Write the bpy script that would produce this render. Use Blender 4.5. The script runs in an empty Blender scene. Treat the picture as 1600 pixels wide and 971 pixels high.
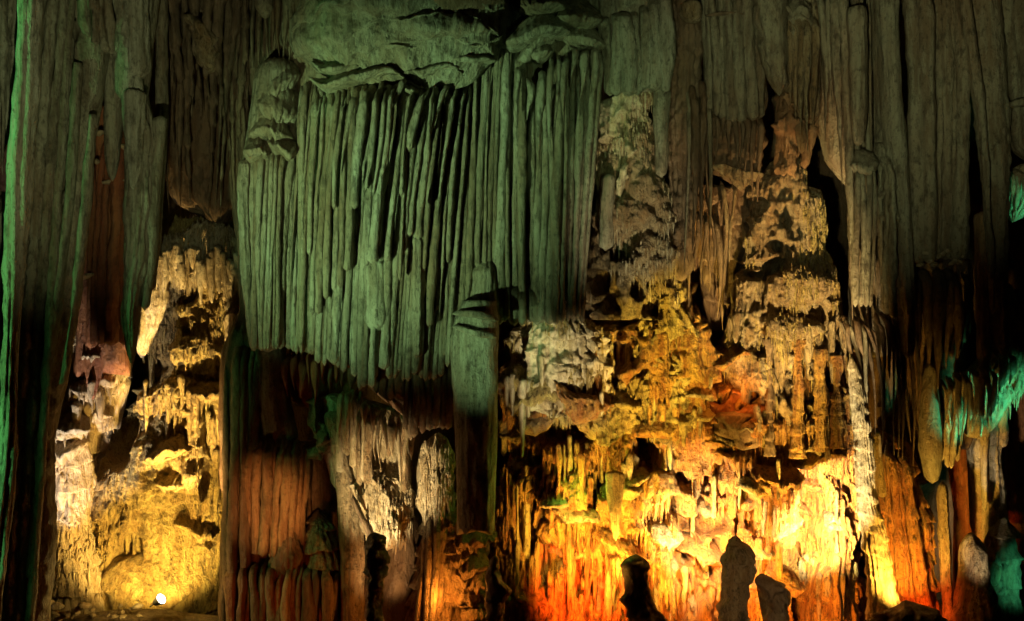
import bpy, math, random
import numpy as np
from mathutils import Vector, Quaternion

random.seed(7)
S = bpy.context.scene
COL = S.collection
# ------------------------------------------------------------------ camera
ZC = 4.75                     # camera height over the cave floor
D0 = 20.0                     # metres from the camera to the plane Y = 0
def W(px, py, Y):             # photograph point (1600 px wide) at depth Y -> world
    k = 0.01 * (D0 + Y) / D0
    return ((px - 800) * k, Y, ZC + (485.5 - py) * k)
cam = bpy.data.cameras.new('camera'); cam_o = bpy.data.objects.new('camera', cam); COL.objects.link(cam_o)
cam_o.location = (0, -D0, ZC); cam_o.rotation_euler = (math.radians(90), 0, 0)
cam.sensor_width = 36; cam.lens = 36 * D0 / 16.0; cam.clip_end = 200; cam.clip_start = 0.1
S.camera = cam_o
# ------------------------------------------------------------------ world, exposure
w = bpy.data.worlds.new('World'); S.world = w; w.use_nodes = True
w.node_tree.nodes['Background'].inputs[0].default_value = (0.55, 0.5, 0.4, 1)
w.node_tree.nodes['Background'].inputs[1].default_value = 0.004
S.view_settings.view_transform = 'Standard'; S.view_settings.look = 'None'
S.view_settings.exposure = 0; S.view_settings.gamma = 1
S.render.engine = 'CYCLES'
S.cycles.use_denoising = True; S.cycles.denoising_prefilter = 'ACCURATE'; S.cycles.sample_clamp_indirect = 4
S.cycles.max_bounces = 5; S.cycles.diffuse_bounces = 3; S.cycles.glossy_bounces = 2
# ------------------------------------------------------------------ lamps of the show cave
def spot(p, q, power, color, deg, blend=0.6, radius=0.08, sx=1.0, roll=0.0):
    l = bpy.data.lights.new('spot_lamp', 'SPOT'); l.energy = power; l.color = color
    l.spot_size = math.radians(deg); l.spot_blend = blend; l.shadow_soft_size = radius
    o = bpy.data.objects.new('spot_lamp', l); COL.objects.link(o)
    o.location = W(*p); d = Vector(W(*q)) - Vector(W(*p))
    o.rotation_euler = (d.to_track_quat('-Z', 'Y') @ Quaternion((0, 0, 1), math.radians(roll))).to_euler()
    o.scale = (sx, 1, 1)          # barn doors narrow the beam sideways
    return o
def bulb(p, power, color, radius=0.06):
    l = bpy.data.lights.new('bulb', 'POINT'); l.energy = power; l.color = color; l.shadow_soft_size = radius
    o = bpy.data.objects.new('bulb', l); COL.objects.link(o); o.location = W(*p)
    return o
GREEN = (.56, 1, .42); DEEPGREEN = (.2, 1, .26); TEAL = (.09, .9, .42); WARM = (1, .74, .34); GOLD = (1, .55, .07); YEL = (1, .55, .07); WHITE = (1, .80, .36); ORANGE = (1, .30, .03); RED = (1, .12, .01); OLIVE = (.92, 1, .5)
# green floodlights on the walkway, left of the camera and low, aimed up at the draperies
spot((-450, 1020, -9.5), (575, 305, -1), 6000, GREEN, 34, 1)
spot((-100, 1000, -10), (748, 560, -1.3), 2600, GREEN, 10, 1)
spot((1060, 1150, -6), (985, 290, 0), 2600, (1, .9, .5), 17, 1)  # added warm fill to brighten the crusted column, not a green flood
spot((1300, 500, -14), (930, 160, 0), 1300, GREEN, 16, 1)
for _py, _qx in ((982, -4), (717, 8), (452, 20), (187, 38), (-77, 52)):
    spot((-262, _py, -5.7), (_qx - 4, _py, -4.0), 210, DEEPGREEN, 90, 1, .04, .2)
# dim warm flood on the upper right
spot((900, 700, -16), (1330, 40, 0), 3300, OLIVE, 30, 1)
spot((100, 1000, -14), (160, 130, -2), 1700, OLIVE, 30, 1)
# alcove
bulb((240, 925, -.9), 40, (1, .66, .16), .05)
spot((255, 935, -.5), (235, 810, 1.2), 700, (1, .62, .13), 100, .5)
spot((285, 945, -1.1), (290, 560, 1.2), 3400, (1, .66, .2), 40, .6)
spot((60, 1000, -1.5), (140, 640, .8), 1100, (1, .85, .68), 44, .5)
# bright wall
spot((1098, 862, -1.1), (1095, 820, .4), 1000, WHITE, 100, .5)
spot((1290, 862, -1.2), (1285, 810, .3), 2400, WHITE, 70, .5)
spot((965, 890, -1.1), (965, 830, .3), 420, YEL, 120, .5)
spot((1415, 960, -1.5), (1405, 800, .2), 520, YEL, 80, .6)
bulb((905, 765, -.5), 16, (.4, 1, .08))
spot((880, 850, -.9), (880, 800, .4), 220, GOLD, 110, .5)
spot((1050, 1000, -1.9), (1060, 790, .6), 1500, YEL, 74, .8)
spot((1220, 1000, -1.9), (1230, 790, .6), 800, YEL, 66, .8)
spot((1260, 1150, -5.5), (1215, 440, 0), 7000, (1, .68, .24), 27, .8)
spot((960, 1150, -5), (880, 575, 0), 2600, (1, .85, .45), 20, .9)
spot((1030, 1150, -5), (1035, 560, 0), 6500, (1, .66, .10), 22, .9)
spot((930, 1150, -4.5), (930, 690, .2), 2400, (1, .6, .1), 20, .9)
spot((1325, 1080, -2.6), (1346, 700, -.5), 2600, (1, .8, .38), 62, .8, .05, .14, 4)
spot((1230, 1060, -2.0), (1225, 630, 0), 3000, (1, .6, .12), 24, .9)
spot((1150, 1100, -12), (1200, 930, -1), 1300, WARM, 14, .9)  # added faint fill from the camera side for the dark stalagmites
spot((905, 1000, -1.5), (915, 925, .2), 1500, RED, 60, .8)
spot((1100, 1010, -1.6), (1110, 940, .2), 500, ORANGE, 80, .8)
spot((1220, 1010, -1.6), (1240, 940, .0), 700, ORANGE, 80, .8)
spot((1430, 1010, -1.3), (1425, 920, .2), 260, RED, 70, .7)
bulb((1150, 610, -.2), 16, ORANGE)
# centre bottom
spot((500, 1010, -2.6), (620, 730, 0), 1200, WARM, 38, .8)
spot((620, 1080, -1.9), (600, 880, 0), 500, (1, .58, .22), 30, .9)
bulb((440, 960, -1.6), 16, RED)
spot((430, 1010, -4), (420, 780, 0), 800, (1, .45, .12), 24, .9)
bulb((690, 940, -.7), 40, ORANGE)
# teal at the right edge
spot((1735, 760, -2.6), (1556, 605, .2), 620, TEAL, 30, 1)
spot((1735, 1000, -2.6), (1566, 890, .1), 300, TEAL, 26, 1)
spot((1740, 420, -2.6), (1592, 305, .0), 300, TEAL, 24, 1)
spot((1700, 800, -2.4), (1462, 640, .1), 650, TEAL, 16, 1)
spot((1500, 1060, -2.4), (1540, 735, .6), 480, (1, .82, .5), 20, .8)

# ------------------------------------------------------------------ noise (numpy)
def _h(ix, iy, iz, seed):
    h = (ix.astype(np.int64) * 374761393 + iy.astype(np.int64) * 668265263 + iz.astype(np.int64) * 2147483647 + seed * 974711) & 0xffffffff
    h = ((h ^ (h >> 13)) * 1274126177) & 0xffffffff
    h = h ^ (h >> 16)
    return (h & 0xffffff) / float(0xffffff)
def noise(x, y, z=0.0, seed=0):
    x = np.asarray(x, float); y = np.asarray(y, float); z = np.asarray(z, float) + 0 * x
    x0 = np.floor(x); y0 = np.floor(y); z0 = np.floor(z)
    fx, fy, fz = x - x0, y - y0, z - z0
    fx = fx * fx * (3 - 2 * fx); fy = fy * fy * (3 - 2 * fy); fz = fz * fz * (3 - 2 * fz)
    r = 0
    for a in (0, 1):
        wa = fx if a else 1 - fx
        for b in (0, 1):
            wb = fy if b else 1 - fy
            for c in (0, 1):
                wc = fz if c else 1 - fz
                r = r + wa * wb * wc * _h(x0 + a, y0 + b, z0 + c, seed)
    return r * 2 - 1
def fbm(x, y, z=0.0, seed=0, o=4):
    r = 0; a = 1; t = 0; f = 1
    for i in range(o):
        r = r + a * noise(x * f, y * f, np.asarray(z) * f, seed + i * 17); t += a; a *= 0.5; f *= 2.03
    return r / t
def worley(x, y, seed=0):
    x0 = np.floor(x); y0 = np.floor(y); d = np.full(np.shape(x), 9.0)
    zz = np.zeros_like(x0)
    for a in (-1, 0, 1):
        for b in (-1, 0, 1):
            px = x0 + a + _h(x0 + a, y0 + b, zz, seed); py = y0 + b + _h(x0 + a, y0 + b, zz + 1, seed)
            d = np.minimum(d, (px - x) ** 2 + (py - y) ** 2)
    return np.sqrt(d)
def sstep(a, b, x):
    t = np.clip((x - a) / (b - a), 0, 1); return t * t * (3 - 2 * t)
# ------------------------------------------------------------------ materials
def limestone(name, ca, cb, stain, streak=1.0, speck=0.7, bump=0.5, rough=0.62, stain_amt=0.7, dark=(0.03, 0.02, 0.012)):
    m = bpy.data.materials.new(name); m.use_nodes = True; nt = m.node_tree; N = nt.nodes; L = nt.links
    b = N['Principled BSDF']; b.inputs['Specular IOR Level'].default_value = 0.5
    g = N.new('ShaderNodeNewGeometry')
    def mp(sx, sy, sz):
        n = N.new('ShaderNodeMapping'); n.inputs['Scale'].default_value = (sx, sy, sz); L.new(g.outputs['Position'], n.inputs['Vector']); return n
    def nz(v, sc, det=5, ro=0.6, dist=0.0):
        n = N.new('ShaderNodeTexNoise'); n.inputs['Scale'].default_value = sc; n.inputs['Detail'].default_value = det
        n.inputs['Roughness'].default_value = ro; n.inputs['Distortion'].default_value = dist
        L.new(v.outputs['Vector'], n.inputs['Vector']); return n
    def rng(src, a, c, lo=0.0, hi=1.0):
        n = N.new('ShaderNodeMapRange'); n.inputs[1].default_value = a; n.inputs[2].default_value = c
        n.inputs[3].default_value = lo; n.inputs[4].default_value = hi; L.new(src, n.inputs[0]); return n
    def mix(fac, A, B, mode='MIX'):
        n = N.new('ShaderNodeMix'); n.data_type = 'RGBA'; n.blend_type = mode
        L.new(fac, n.inputs[0])
        for k, v in ((6, A), (7, B)):
            if isinstance(v, tuple): n.inputs[k].default_value = (*v, 1)
            else: L.new(v, n.inputs[k])
        return n.outputs[2]
    st = nz(mp(7, 7, 0.7), 1.0, 7, 0.7, 0.3)
    big = nz(mp(0.55, 0.55, 0.35), 1.0, 4, 0.6)
    mid = nz(mp(6, 6, 3.2), 1.0, 7, 0.72)
    fine = nz(mp(20, 20, 11), 1.0, 4, 0.7)
    c = mix(rng(st.outputs[0], 0.44, 0.57).outputs[0], ca, cb)
    c = mix(rng(big.outputs[0], 0.42, 0.66, 0, stain_amt).outputs[0], c, stain)
    c = mix(rng(mid.outputs[0], 0.52, 0.66, 0, speck).outputs[0], c, dark)
    c = mix(rng(fine.outputs[0], 0.54, 0.68, 0, speck).outputs[0], c, dark)
    L.new(c, b.inputs['Base Color'])
    L.new(rng(mid.outputs[0], 0.3, 0.7, rough - 0.28, rough + 0.2).outputs[0], b.inputs['Roughness'])
    st2 = nz(mp(11, 11, 0.9), 1.0, 6, 0.65)
    def mul(a, k):
        n = N.new('ShaderNodeMath'); n.operation = 'MULTIPLY'; n.inputs[1].default_value = k; L.new(a, n.inputs[0]); return n.outputs[0]
    def add(a, c_):
        n = N.new('ShaderNodeMath'); n.operation = 'ADD'; L.new(a, n.inputs[0]); L.new(c_, n.inputs[1]); return n.outputs[0]
    h = add(add(mul(st2.outputs[0], 0.22 * streak), mul(mid.outputs[0], 0.34)), mul(fine.outputs[0], 0.24))
    bp = N.new('ShaderNodeBump'); bp.inputs['Strength'].default_value = bump; bp.inputs['Distance'].default_value = 1.0
    L.new(h, bp.inputs['Height']); L.new(bp.outputs[0], b.inputs['Normal'])
    return m
M = {}
M['grey']   = limestone('grey_limestone',  (0.34, 0.33, 0.26), (0.20, 0.18, 0.13), (0.24, 0.15, 0.09), 1.2)
M['olive']  = limestone('olive_limestone', (0.27, 0.25, 0.18), (0.15, 0.12, 0.08), (0.20, 0.11, 0.06), 1.2)
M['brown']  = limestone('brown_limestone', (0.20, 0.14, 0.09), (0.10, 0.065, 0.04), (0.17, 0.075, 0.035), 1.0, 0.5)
M['rust']   = limestone('rust_limestone',  (0.38, 0.17, 0.07), (0.22, 0.085, 0.035), (0.30, 0.07, 0.03), 1.2, 0.5)
M['cream']  = limestone('cream_calcite',   (0.62, 0.54, 0.40), (0.42, 0.33, 0.20), (0.45, 0.30, 0.16), 1.0, 0.5, 0.6)
M['tan']    = limestone('tan_crust',       (0.48, 0.38, 0.24), (0.28, 0.19, 0.10), (0.32, 0.16, 0.07), 0.8, 0.8, 0.8)
M['amber']  = limestone('amber_flowstone', (0.60, 0.36, 0.09), (0.32, 0.13, 0.03), (0.48, 0.14, 0.03), 1.3, 0.85, 0.85)
M['ochre']  = limestone('ochre_flowstone', (0.54, 0.43, 0.17), (0.33, 0.23, 0.08), (0.40, 0.24, 0.09), 0.6, 0.75, 0.8)
M['umber']  = limestone('umber_limestone', (0.32, 0.21, 0.11), (0.17, 0.10, 0.05), (0.26, 0.11, 0.05), 1.2, 0.5)
M['earth']  = limestone('cave_earth',      (0.22, 0.16, 0.10), (0.13, 0.09, 0.05), (0.16, 0.09, 0.05), 0.2, 0.6, 0.9)
# ------------------------------------------------------------------ mesh building
def link(name, me, mat, parent=None, loc=(0, 0, 0)):
    if mat is not None: me.materials.append(mat)
    o = bpy.data.objects.new(name, me); COL.objects.link(o)
    if parent is not None: o.parent = parent
    else: o.location = loc
    return o
def mesh_np(V, Q, T=None):
    me = bpy.data.meshes.new('rock')
    nq = len(Q); nt = 0 if T is None else len(T)
    me.vertices.add(len(V)); me.vertices.foreach_set('co', np.ascontiguousarray(V, np.float32).ravel())
    li = np.asarray(Q, np.int32).ravel()
    if nt: li = np.concatenate([li, np.asarray(T, np.int32).ravel()])
    me.loops.add(len(li)); me.loops.foreach_set('vertex_index', li)
    me.polygons.add(nq + nt)
    ls = np.concatenate([np.arange(nq) * 4, nq * 4 + np.arange(nt) * 3]).astype(np.int32)
    me.polygons.foreach_set('loop_start', ls)
    me.polygons.foreach_set('use_smooth', np.ones(nq + nt, bool))
    me.update(calc_edges=True); me.validate()
    return me
def tag(o, label=None, cat=None, group=None, kind=None):
    if label: o['label'] = label
    if cat: o['category'] = cat
    if group: o['group'] = group
    if kind: o['kind'] = kind
    return o
def thing(name, label, cat, at, group=None):
    o = bpy.data.objects.new(name, None); COL.objects.link(o); o.location = W(*at); o.empty_display_size = 0.2
    return tag(o, label, cat, group)
CEIL = 11.2
def displace(x, z, s, px, py, st, seed, k):
    """outward offset and vertical offset of a rock surface"""
    d = np.zeros_like(x); dz = np.zeros_like(x)
    for f in st:
        n = f[0]
        if n == 'flute':
            _, amp, sp, warp = f[:4]
            t = (s + warp * noise(s * 0.8 / max(sp * 4, .3), z * 0.45, seed * .37, seed + 1)) / sp
            i = np.floor(t)
            a = 0.45 + 0.9 * _h(i, i * 0, i * 0, seed + 3)
            lob = np.abs(np.sin(np.pi * t)) ** 0.6
            d += amp * a * (lob - 0.65) * (0.75 + 0.5 * noise(i * 3.1, z * 0.7, 0, seed + 9))
        elif n == 'ledge':
            _, amp, sp = f[:3]
            t = (z + 0.55 * sp * fbm(x * 0.9 / sp * .5, z * .35 / sp, 0, seed + 4, 3) * 2 + 0.12 * sp * noise(s * 5, z * 0, 0, seed + 8)) / sp
            fr = t - np.floor(t)
            a = 0.4 + 1.1 * (0.5 + 0.5 * noise(x * 1.1 / sp * .4, np.floor(t) * 7.7, 0, seed + 5))
            p = (1 - fr) ** 1.2 * sstep(0, 0.13, fr)
            d += amp * a * (p - 0.4); dz += -0.55 * amp * a * (p)
        elif n == 'pop':
            _, amp, cell = f[:3]
            wv = worley(x / cell + .3 * noise(x * 5, z * 5, 0, seed), z / cell * 0.8, seed + 6)
            d += amp * (0.6 - wv) * (0.6 + 0.6 * noise(x * 1.3, z * 1.3, 0, seed + 7))
        elif n == 'rough':
            _, amp, sc = f[:3]
            d += amp * fbm(x * sc, z * sc * (f[3] if len(f) > 3 else 1), s * sc * .5, seed + 11, 5)
        elif n == 'pit':
            _, amp, sc, thr = f[:4]
            q = fbm(x * sc, z * sc * (f[4] if len(f) > 4 else .55), 0, seed + 21, 4)
            d -= amp * sstep(thr, thr + 0.16, q)
        elif n == 'stamp':
            wx = 9 * fbm(px * .03, py * .03, 0, seed + 31, 3); wy = 9 * fbm(px * .03, py * .03, 5, seed + 32, 3)
            for (cx, cy, rx, ry, dep) in f[1]:
                q = np.sqrt(((px + wx - cx) / rx) ** 2 + ((py + wy - cy) / ry) ** 2)
                if dep < 0:
                    d += dep * (1 - sstep(0.72, 1.08, q))
                else:
                    d += dep * np.sqrt(np.clip(1 - q * q, 0, 1))
    return d, dz
SURF = []
def rnd(s): return random.Random(s * 7919).random()
def front(px, py, Yg=0.0, default=0.0):
    """depth of the front of the built flowstone behind a photograph point"""
    x, _, z = W(px, py, Yg); best = default; hit = False
    for X, Y, Z in SURF:
        q = (X - x) ** 2 + (Z - z) ** 2; i = int(q.argmin())
        if q[i] < .01 and (not hit or Y[i] < best): best = float(Y[i]); hit = True
    return best
def rock(name, rows, Y, depth, mat, parent=None, st=(), du=0.05, dz=0.06, seed=1, box=1.0, bend=0.0,
         nb=6, close=('flat', 'flat'), at=None, fringe=None, wob=None, surf=False):
    """a closed, roughly vertical rock body. rows: (py, x left, x right[, Y offset]) as seen at depth Y."""
    rows = sorted(rows)
    py = np.array([r[0] for r in rows], float); xl = np.array([r[1] for r in rows], float); xr = np.array([r[2] for r in rows], float)
    yo = np.array([r[3] if len(r) > 3 else 0.0 for r in rows], float)
    k = 0.01 * (D0 + Y) / D0
    zt, zb = ZC + (485.5 - py[0]) * k, ZC + (485.5 - py[-1]) * k
    if py[0] <= 0: zt = CEIL
    if py[-1] >= 965: zb = min(zb, -1.0)
    nv = max(4, int((zt - zb) / dz)); z = np.linspace(zt, zb, nv)
    pyi = 485.5 - (z - ZC) / k
    def ip(a):
        r = np.interp(pyi, py, a)
        if py[0] <= 0 and len(py) > 1: r = r + np.where(pyi < py[0], (pyi - py[0]) * np.clip((a[1] - a[0]) / (py[1] - py[0]), -.2, .2), 0)
        return r
    L_, R_, yo = ip(xl), ip(xr), ip(yo)
    cx = ((L_ + R_) / 2 - 800) * k; rx = np.maximum((R_ - L_) / 2 * k, 0.004)
    tt = (zt - z) / max(zt - zb, 1e-3)
    e = np.ones(nv)
    ln = max(zt - zb, 1e-3); rm = float(np.mean(rx)); r_ = min(rm, depth, ln * .3)
    if close[0] == 'round': e *= np.sqrt(np.clip(1 - (1 - np.clip((zt - z) / r_, 0, 1)) ** 2, 0.0, 1))
    if close[1] == 'round': e *= np.sqrt(np.clip(1 - (1 - np.clip((z - zb) / r_, 0, 1)) ** 2, 0.0, 1))
    rx = np.maximum(rx * e, 0.003)
    ry = np.maximum(np.minimum(depth, 1.6 * rx + 0.02 if depth < 0.6 else depth) * (0.3 + 0.7 * e if depth >= .6 else 1) * np.where(rx < .004, .05, 1), 0.003)
    mx = float(rx.max()); per = max(2 * mx, mx + 1.5 * float(ry.max()))
    nu = int(np.clip(per / du, 7, 420))
    tf = np.linspace(0, np.pi, nu + 1); tb = np.linspace(np.pi, 2 * np.pi, nb + 2)[1:-1]
    th = np.concatenate([tf, tb]); nf = len(th)
    ct, sn = np.cos(th), np.sin(th)
    bx = -np.sign(ct) * np.abs(ct) ** (1 / (1 + (box - 1) * .3)); by = -np.sign(sn) * np.abs(sn) ** (1 / box)
    by = np.where(sn < 0, by * 0.6, by)
    X = cx[:, None] + rx[:, None] * bx[None]; Yy = Y + yo[:, None] + ry[:, None] * by[None] + 0 * X; Z = z[:, None] + 0 * X
    nx = -ct[None] / np.maximum(rx[:, None], .02); ny = -sn[None] / np.maximum(ry[:, None], .02)
    nn = np.sqrt(nx ** 2 + ny ** 2) + 1e-9; nx, ny = nx / nn, ny / nn
    s = (th / np.pi)[None] * per + seed * 3.3 + 0 * X
    PX = 800 + X / k; PY = 485.5 - (Z - ZC) / k
    d, dzz = displace(X, Z, s, PX, PY, st, seed, k)
    fade = np.minimum(1, rx / (0.3 * mx + 1e-6))[:, None] * np.where(sn < -0.01, 0.25, 1)[None]
    d = d * fade; dzz = dzz * fade
    if st:
        cl = 0.8 * np.minimum(rx, ry)[:, None]
        neg = np.maximum(d, -cl); d = np.where(depth < .6, neg, d)
    if fringe: dzz = dzz - fringe[0] * (tt ** 2)[:, None] * (np.abs(noise(X / fringe[1], Yy * 3, 0, seed + 61)) ** 1.5 * 2 + .6 * np.abs(noise(X / fringe[1] / 3.1, Yy, 0, seed + 62)))
    if wob is None and ln < .9: wob = (.07, rnd(seed) * .5 - .25)
    if wob: dzz = dzz + wob[0] * noise(X * 2.2, X * 0, 0, seed + 63) * 2 + wob[1] * (X - cx.mean())
    X = X + nx * d * (1 if depth < .6 else .5); Yy = Yy + ny * d; Z = Z + dzz
    if surf: SURF.append((X[:, 1:nu:2].ravel().copy(), Yy[:, 1:nu:2].ravel().copy(), Z[:, 1:nu:2].ravel().copy()))
    o = Vector(W(*at)) if at is not None else (Vector(parent.location) if parent is not None else Vector((float(cx[-1]), Y, float(zb))))
    V = np.stack([X, Yy, Z], -1).reshape(-1, 3)
    c0 = V[:nf].mean(0); c1 = V[-nf:].mean(0); V = np.vstack([V, c0, c1]) - np.array(o)
    i = np.arange(nv - 1)[:, None] * nf; j = np.arange(nf)[None]; j2 = (j + 1) % nf
    Q = np.stack([i + j, i + nf + j, i + nf + j2, i + j2], -1).reshape(-1, 4)
    jj = np.arange(nf); j3 = (jj + 1) % nf; n0 = nv * nf; b0 = (nv - 1) * nf
    T = np.vstack([np.stack([jj, j3, jj * 0 + n0], -1), np.stack([b0 + j3, b0 + jj, jj * 0 + n0 + 1], -1)])
    me = mesh_np(V, Q, T)
    return link(name, me, M[mat] if isinstance(mat, str) else mat, parent, o)
def lerp(a, b, t): return a + (b - a) * t
def pl(poly, x):
    return float(np.interp(x, [p[0] for p in poly], [p[1] for p in poly]))
def curtain(parent, top, bot, xt, xb, n, Y, mat, seed, wf=1.25, vary=0.0, bulge=0.3, tip='blunt', name='stalactite',
            depth=None, short=0.0, mats=None, wander=2.5, ledgy=0.0, sink=.22):
    """a row of fused stalactites, each a part of its own"""
    R = random.Random(seed)
    edges = [0.0]
    for i in range(n): edges.append(edges[-1] + R.uniform(0.6, 1.45))
    edges = [e / edges[-1] for e in edges]
    for i in range(n):
        u = (edges[i] + edges[i + 1]) / 2; wd = edges[i + 1] - edges[i]
        a, b = lerp(xt[0], xt[1], u), lerp(xb[0], xb[1], u)
        y0, y1 = pl(top, a) + R.uniform(-4, 4), pl(bot, b) + R.uniform(-1, 1) * vary
        if R.random() < short: y1 = lerp(y0, y1, R.uniform(0.5, 0.85)); tp = 'point'
        else: tp = tip
        wt, wb = (xt[1] - xt[0]) * wd * wf / 2, (xb[1] - xb[0]) * wd * wf / 2
        Yi = Y - bulge * math.sin(math.pi * u) + R.uniform(-1, 1) * 0.07
        m = 9; rows = []; ph = R.uniform(0, 9); fat = R.uniform(.85, 1.12)
        for j in range(m):
            t = j / (m - 1)
            x = lerp(a, b, t) + wander * math.sin(ph + t * 4.3) * (1 if y1 - y0 > 60 else .3)
            h = lerp(wt, wb, t) * fat * (0.8 + .2 * min(1, t * 5)) * (1 + 0.12 * math.sin(ph * 2 + t * 7))
            if tp == 'point': h *= max(0.06, (1 - t ** 1.8))
            rows.append((lerp(y0, y1, t), x - h, x + h, -0.05 * math.sin(t * math.pi) + (sink if j == 0 else 0)))
            if j == 0: rows.append((y0 + min(26, (y1 - y0) * .12), x - h, x + h, 0.02))
        r = (wt + wb) / 2 * .01
        st = [('rough', r * .5, 1.6 / max(r * 6, .3), .35), ('rough', r * .35, 7, .45), ('rough', r * .2, 18, .4), ('flute', r * .12, max(r * .6, .05), .05)]
        if ledgy: st.append(('ledge', r * ledgy, .5))
        rock(name, rows, Yi, depth or max(0.06, r * 1.25), (R.choice(mats) if mats else mat), parent, st, du=max(.018, r * .28), dz=0.055,
             seed=seed * 31 + i, close=('round', 'round'), nb=4)
def ledge(parent, pts, Y, depth, mat, seed, name='ledge', st=None):
    """a horizontal lip: rows given top to bottom"""
    return rock(name, pts, Y, depth, mat, parent, st or [('rough', .10, 1.4), ('flute', .05, .13, .05), ('rough', .04, 6)], du=.035, dz=.03, seed=seed, close=('round', 'round'))
FINE = [('rough', .05, 2.2, .5), ('rough', .03, 9, .5)]
def lip(parent, y, a, b, h, d, mat, seed, Y, name='ledge', fr=.10, st=None):
    m = (b - a) * .12; s_ = rnd(seed)
    return rock(name, [(y - h * 2.4, a + m * 2 * s_ + 3, b - m * 2 * (1 - s_) - 3, d * 1.0), (y - h * 1.2, a + m * .6, b - m * .6, d * .5), (y - h * .2, a, b, 0), (y + h * .6, a + m * .3, b - m * .5, d * .1)], Y, d, mat, parent,
                st or [('rough', .16, 1.6), ('pop', .05, .13), ('flute', .05, .085, .1), ('rough', .05, 8)], seed=seed, close=('round', 'round'), du=.02, dz=.018, fringe=(fr, .09))
def drips(parent, idx, n, mat, seed, ln=(.05, .22), r=(.008, .024), box=None):
    """thousands of tiny dripstone points covering flowstone, joined"""
    g = np.random.default_rng(seed)
    X = np.concatenate([SURF[i][0] for i in idx]); Y = np.concatenate([SURF[i][1] for i in idx]); Z = np.concatenate([SURF[i][2] for i in idx])
    ok = Y < np.percentile(Y, 80)
    if box is not None:
        k = .01 * (D0 + Y) / D0; px = 800 + X / k; py = 485.5 - (Z - ZC) / k
        ok &= (px > box[0]) & (px < box[2]) & (py > box[1]) & (py < box[3])
    X, Y, Z = X[ok], Y[ok], Z[ok]
    cl = fbm(X * 2.5, Z * 1.2, 0, seed, 3); p = np.clip(cl + .35, .02, 1) ** 2; q = g.choice(len(X), n, p=p / p.sum())
    x, y, z = X[q] + g.uniform(-.02, .02, n), Y[q], Z[q] + g.uniform(-.02, .02, n)
    L = ln[0] + (ln[1] - ln[0]) * g.random(n) ** 2; R_ = r[0] + (r[1] - r[0]) * g.random(n) ** 1.5
    m = 5; a = np.linspace(0, 2 * np.pi, m, endpoint=False) + g.random((n, 1)) * 6
    def ring(zz, rr, dy): return np.stack([x[:, None] + rr[:, None] * np.cos(a), y[:, None] + dy + rr[:, None] * 1.1 * np.sin(a), zz[:, None] + 0 * a], -1)
    V = np.concatenate([ring(z + L * .35, R_ * .5, .02), ring(z, R_, -.005), ring(z - L * .45, R_ * .75, -.01), ring(z - L, R_ * .15, -.008)], 1)
    o = Vector(parent.location); V = V.reshape(-1, 3) - np.array(o)
    b = (np.arange(n) * 4 * m)[:, None, None] + (np.arange(3) * m)[None, :, None]; j = np.arange(m)[None, None]; j2 = (j + 1) % m
    Q = np.stack([b + j, b + m + j, b + m + j2, b + j2], -1).reshape(-1, 4)
    ob = link('drip_crust', mesh_np(V, Q), M[mat], parent); tag(ob, kind='stuff'); return ob
# ================================================================== setting
def shell():
    na, nz_ = 420, 90
    a = np.linspace(0, 2 * np.pi, na, endpoint=False); z = np.linspace(-0.6, 12.2, nz_)
    A, Z = np.meshgrid(a, z); s = A * 18
    X, Y = 19 * np.sin(A), -9 + 15.5 * np.cos(A)
    d, dz = displace(X + Y, Z, s, X, Y, [('rough', 1.1, .35), ('flute', .35, .8, .4), ('rough', .25, 1.6, .5)], 5, .01)
    X -= np.sin(A) * (d + .3); Y -= np.cos(A) * (d + .3)
    V = np.stack([X, Y, Z], -1).reshape(-1, 3)
    i = np.arange(nz_ - 1)[:, None] * na; j = np.arange(na)[None]; j2 = (j + 1) % na
    Q = np.stack([i + j, i + na + j, i + na + j2, i + j2], -1).reshape(-1, 4)
    tag(link('cave_wall', mesh_np(V, Q), M['brown']), kind='structure')
    def sheet(name, z0, amp, mat, up):
        n = 260; x = np.linspace(-21, 21, n); y = np.linspace(-26, 8, n); X, Y = np.meshgrid(x, y)
        Z = z0 + amp * fbm(X * .5, Y * .5, 0, 3, 5) + (.05 * fbm(X * 4, Y * 4, 0, 8, 3))
        V = np.stack([X, Y, Z], -1).reshape(-1, 3)
        i = np.arange(n - 1)[:, None] * n; j = np.arange(n - 1)[None]
        Q = np.stack([i + j, i + j + 1, i + n + j + 1, i + n + j], -1).reshape(-1, 4)
        if not up: Q = Q[:, ::-1]
        tag(link(name, mesh_np(V, Q), M[mat]), kind='structure')
    sheet('cave_floor', -0.9, .16, 'earth', True)
    sheet('cave_ceiling', 11.3, .5, 'brown', False)
shell()
FL = lambda a, sp, w=.08: ('flute', a, sp, w)
RG = lambda a, s, q=1: ('rough', a, s, q)
def solo(name, label, cat, rows, Y, depth, mat, st, seed, group=None, **kw):
    o = rock(name, rows, Y, depth, mat, None, st, seed=seed, **kw)
    return tag(o, label, cat, group)

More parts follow.
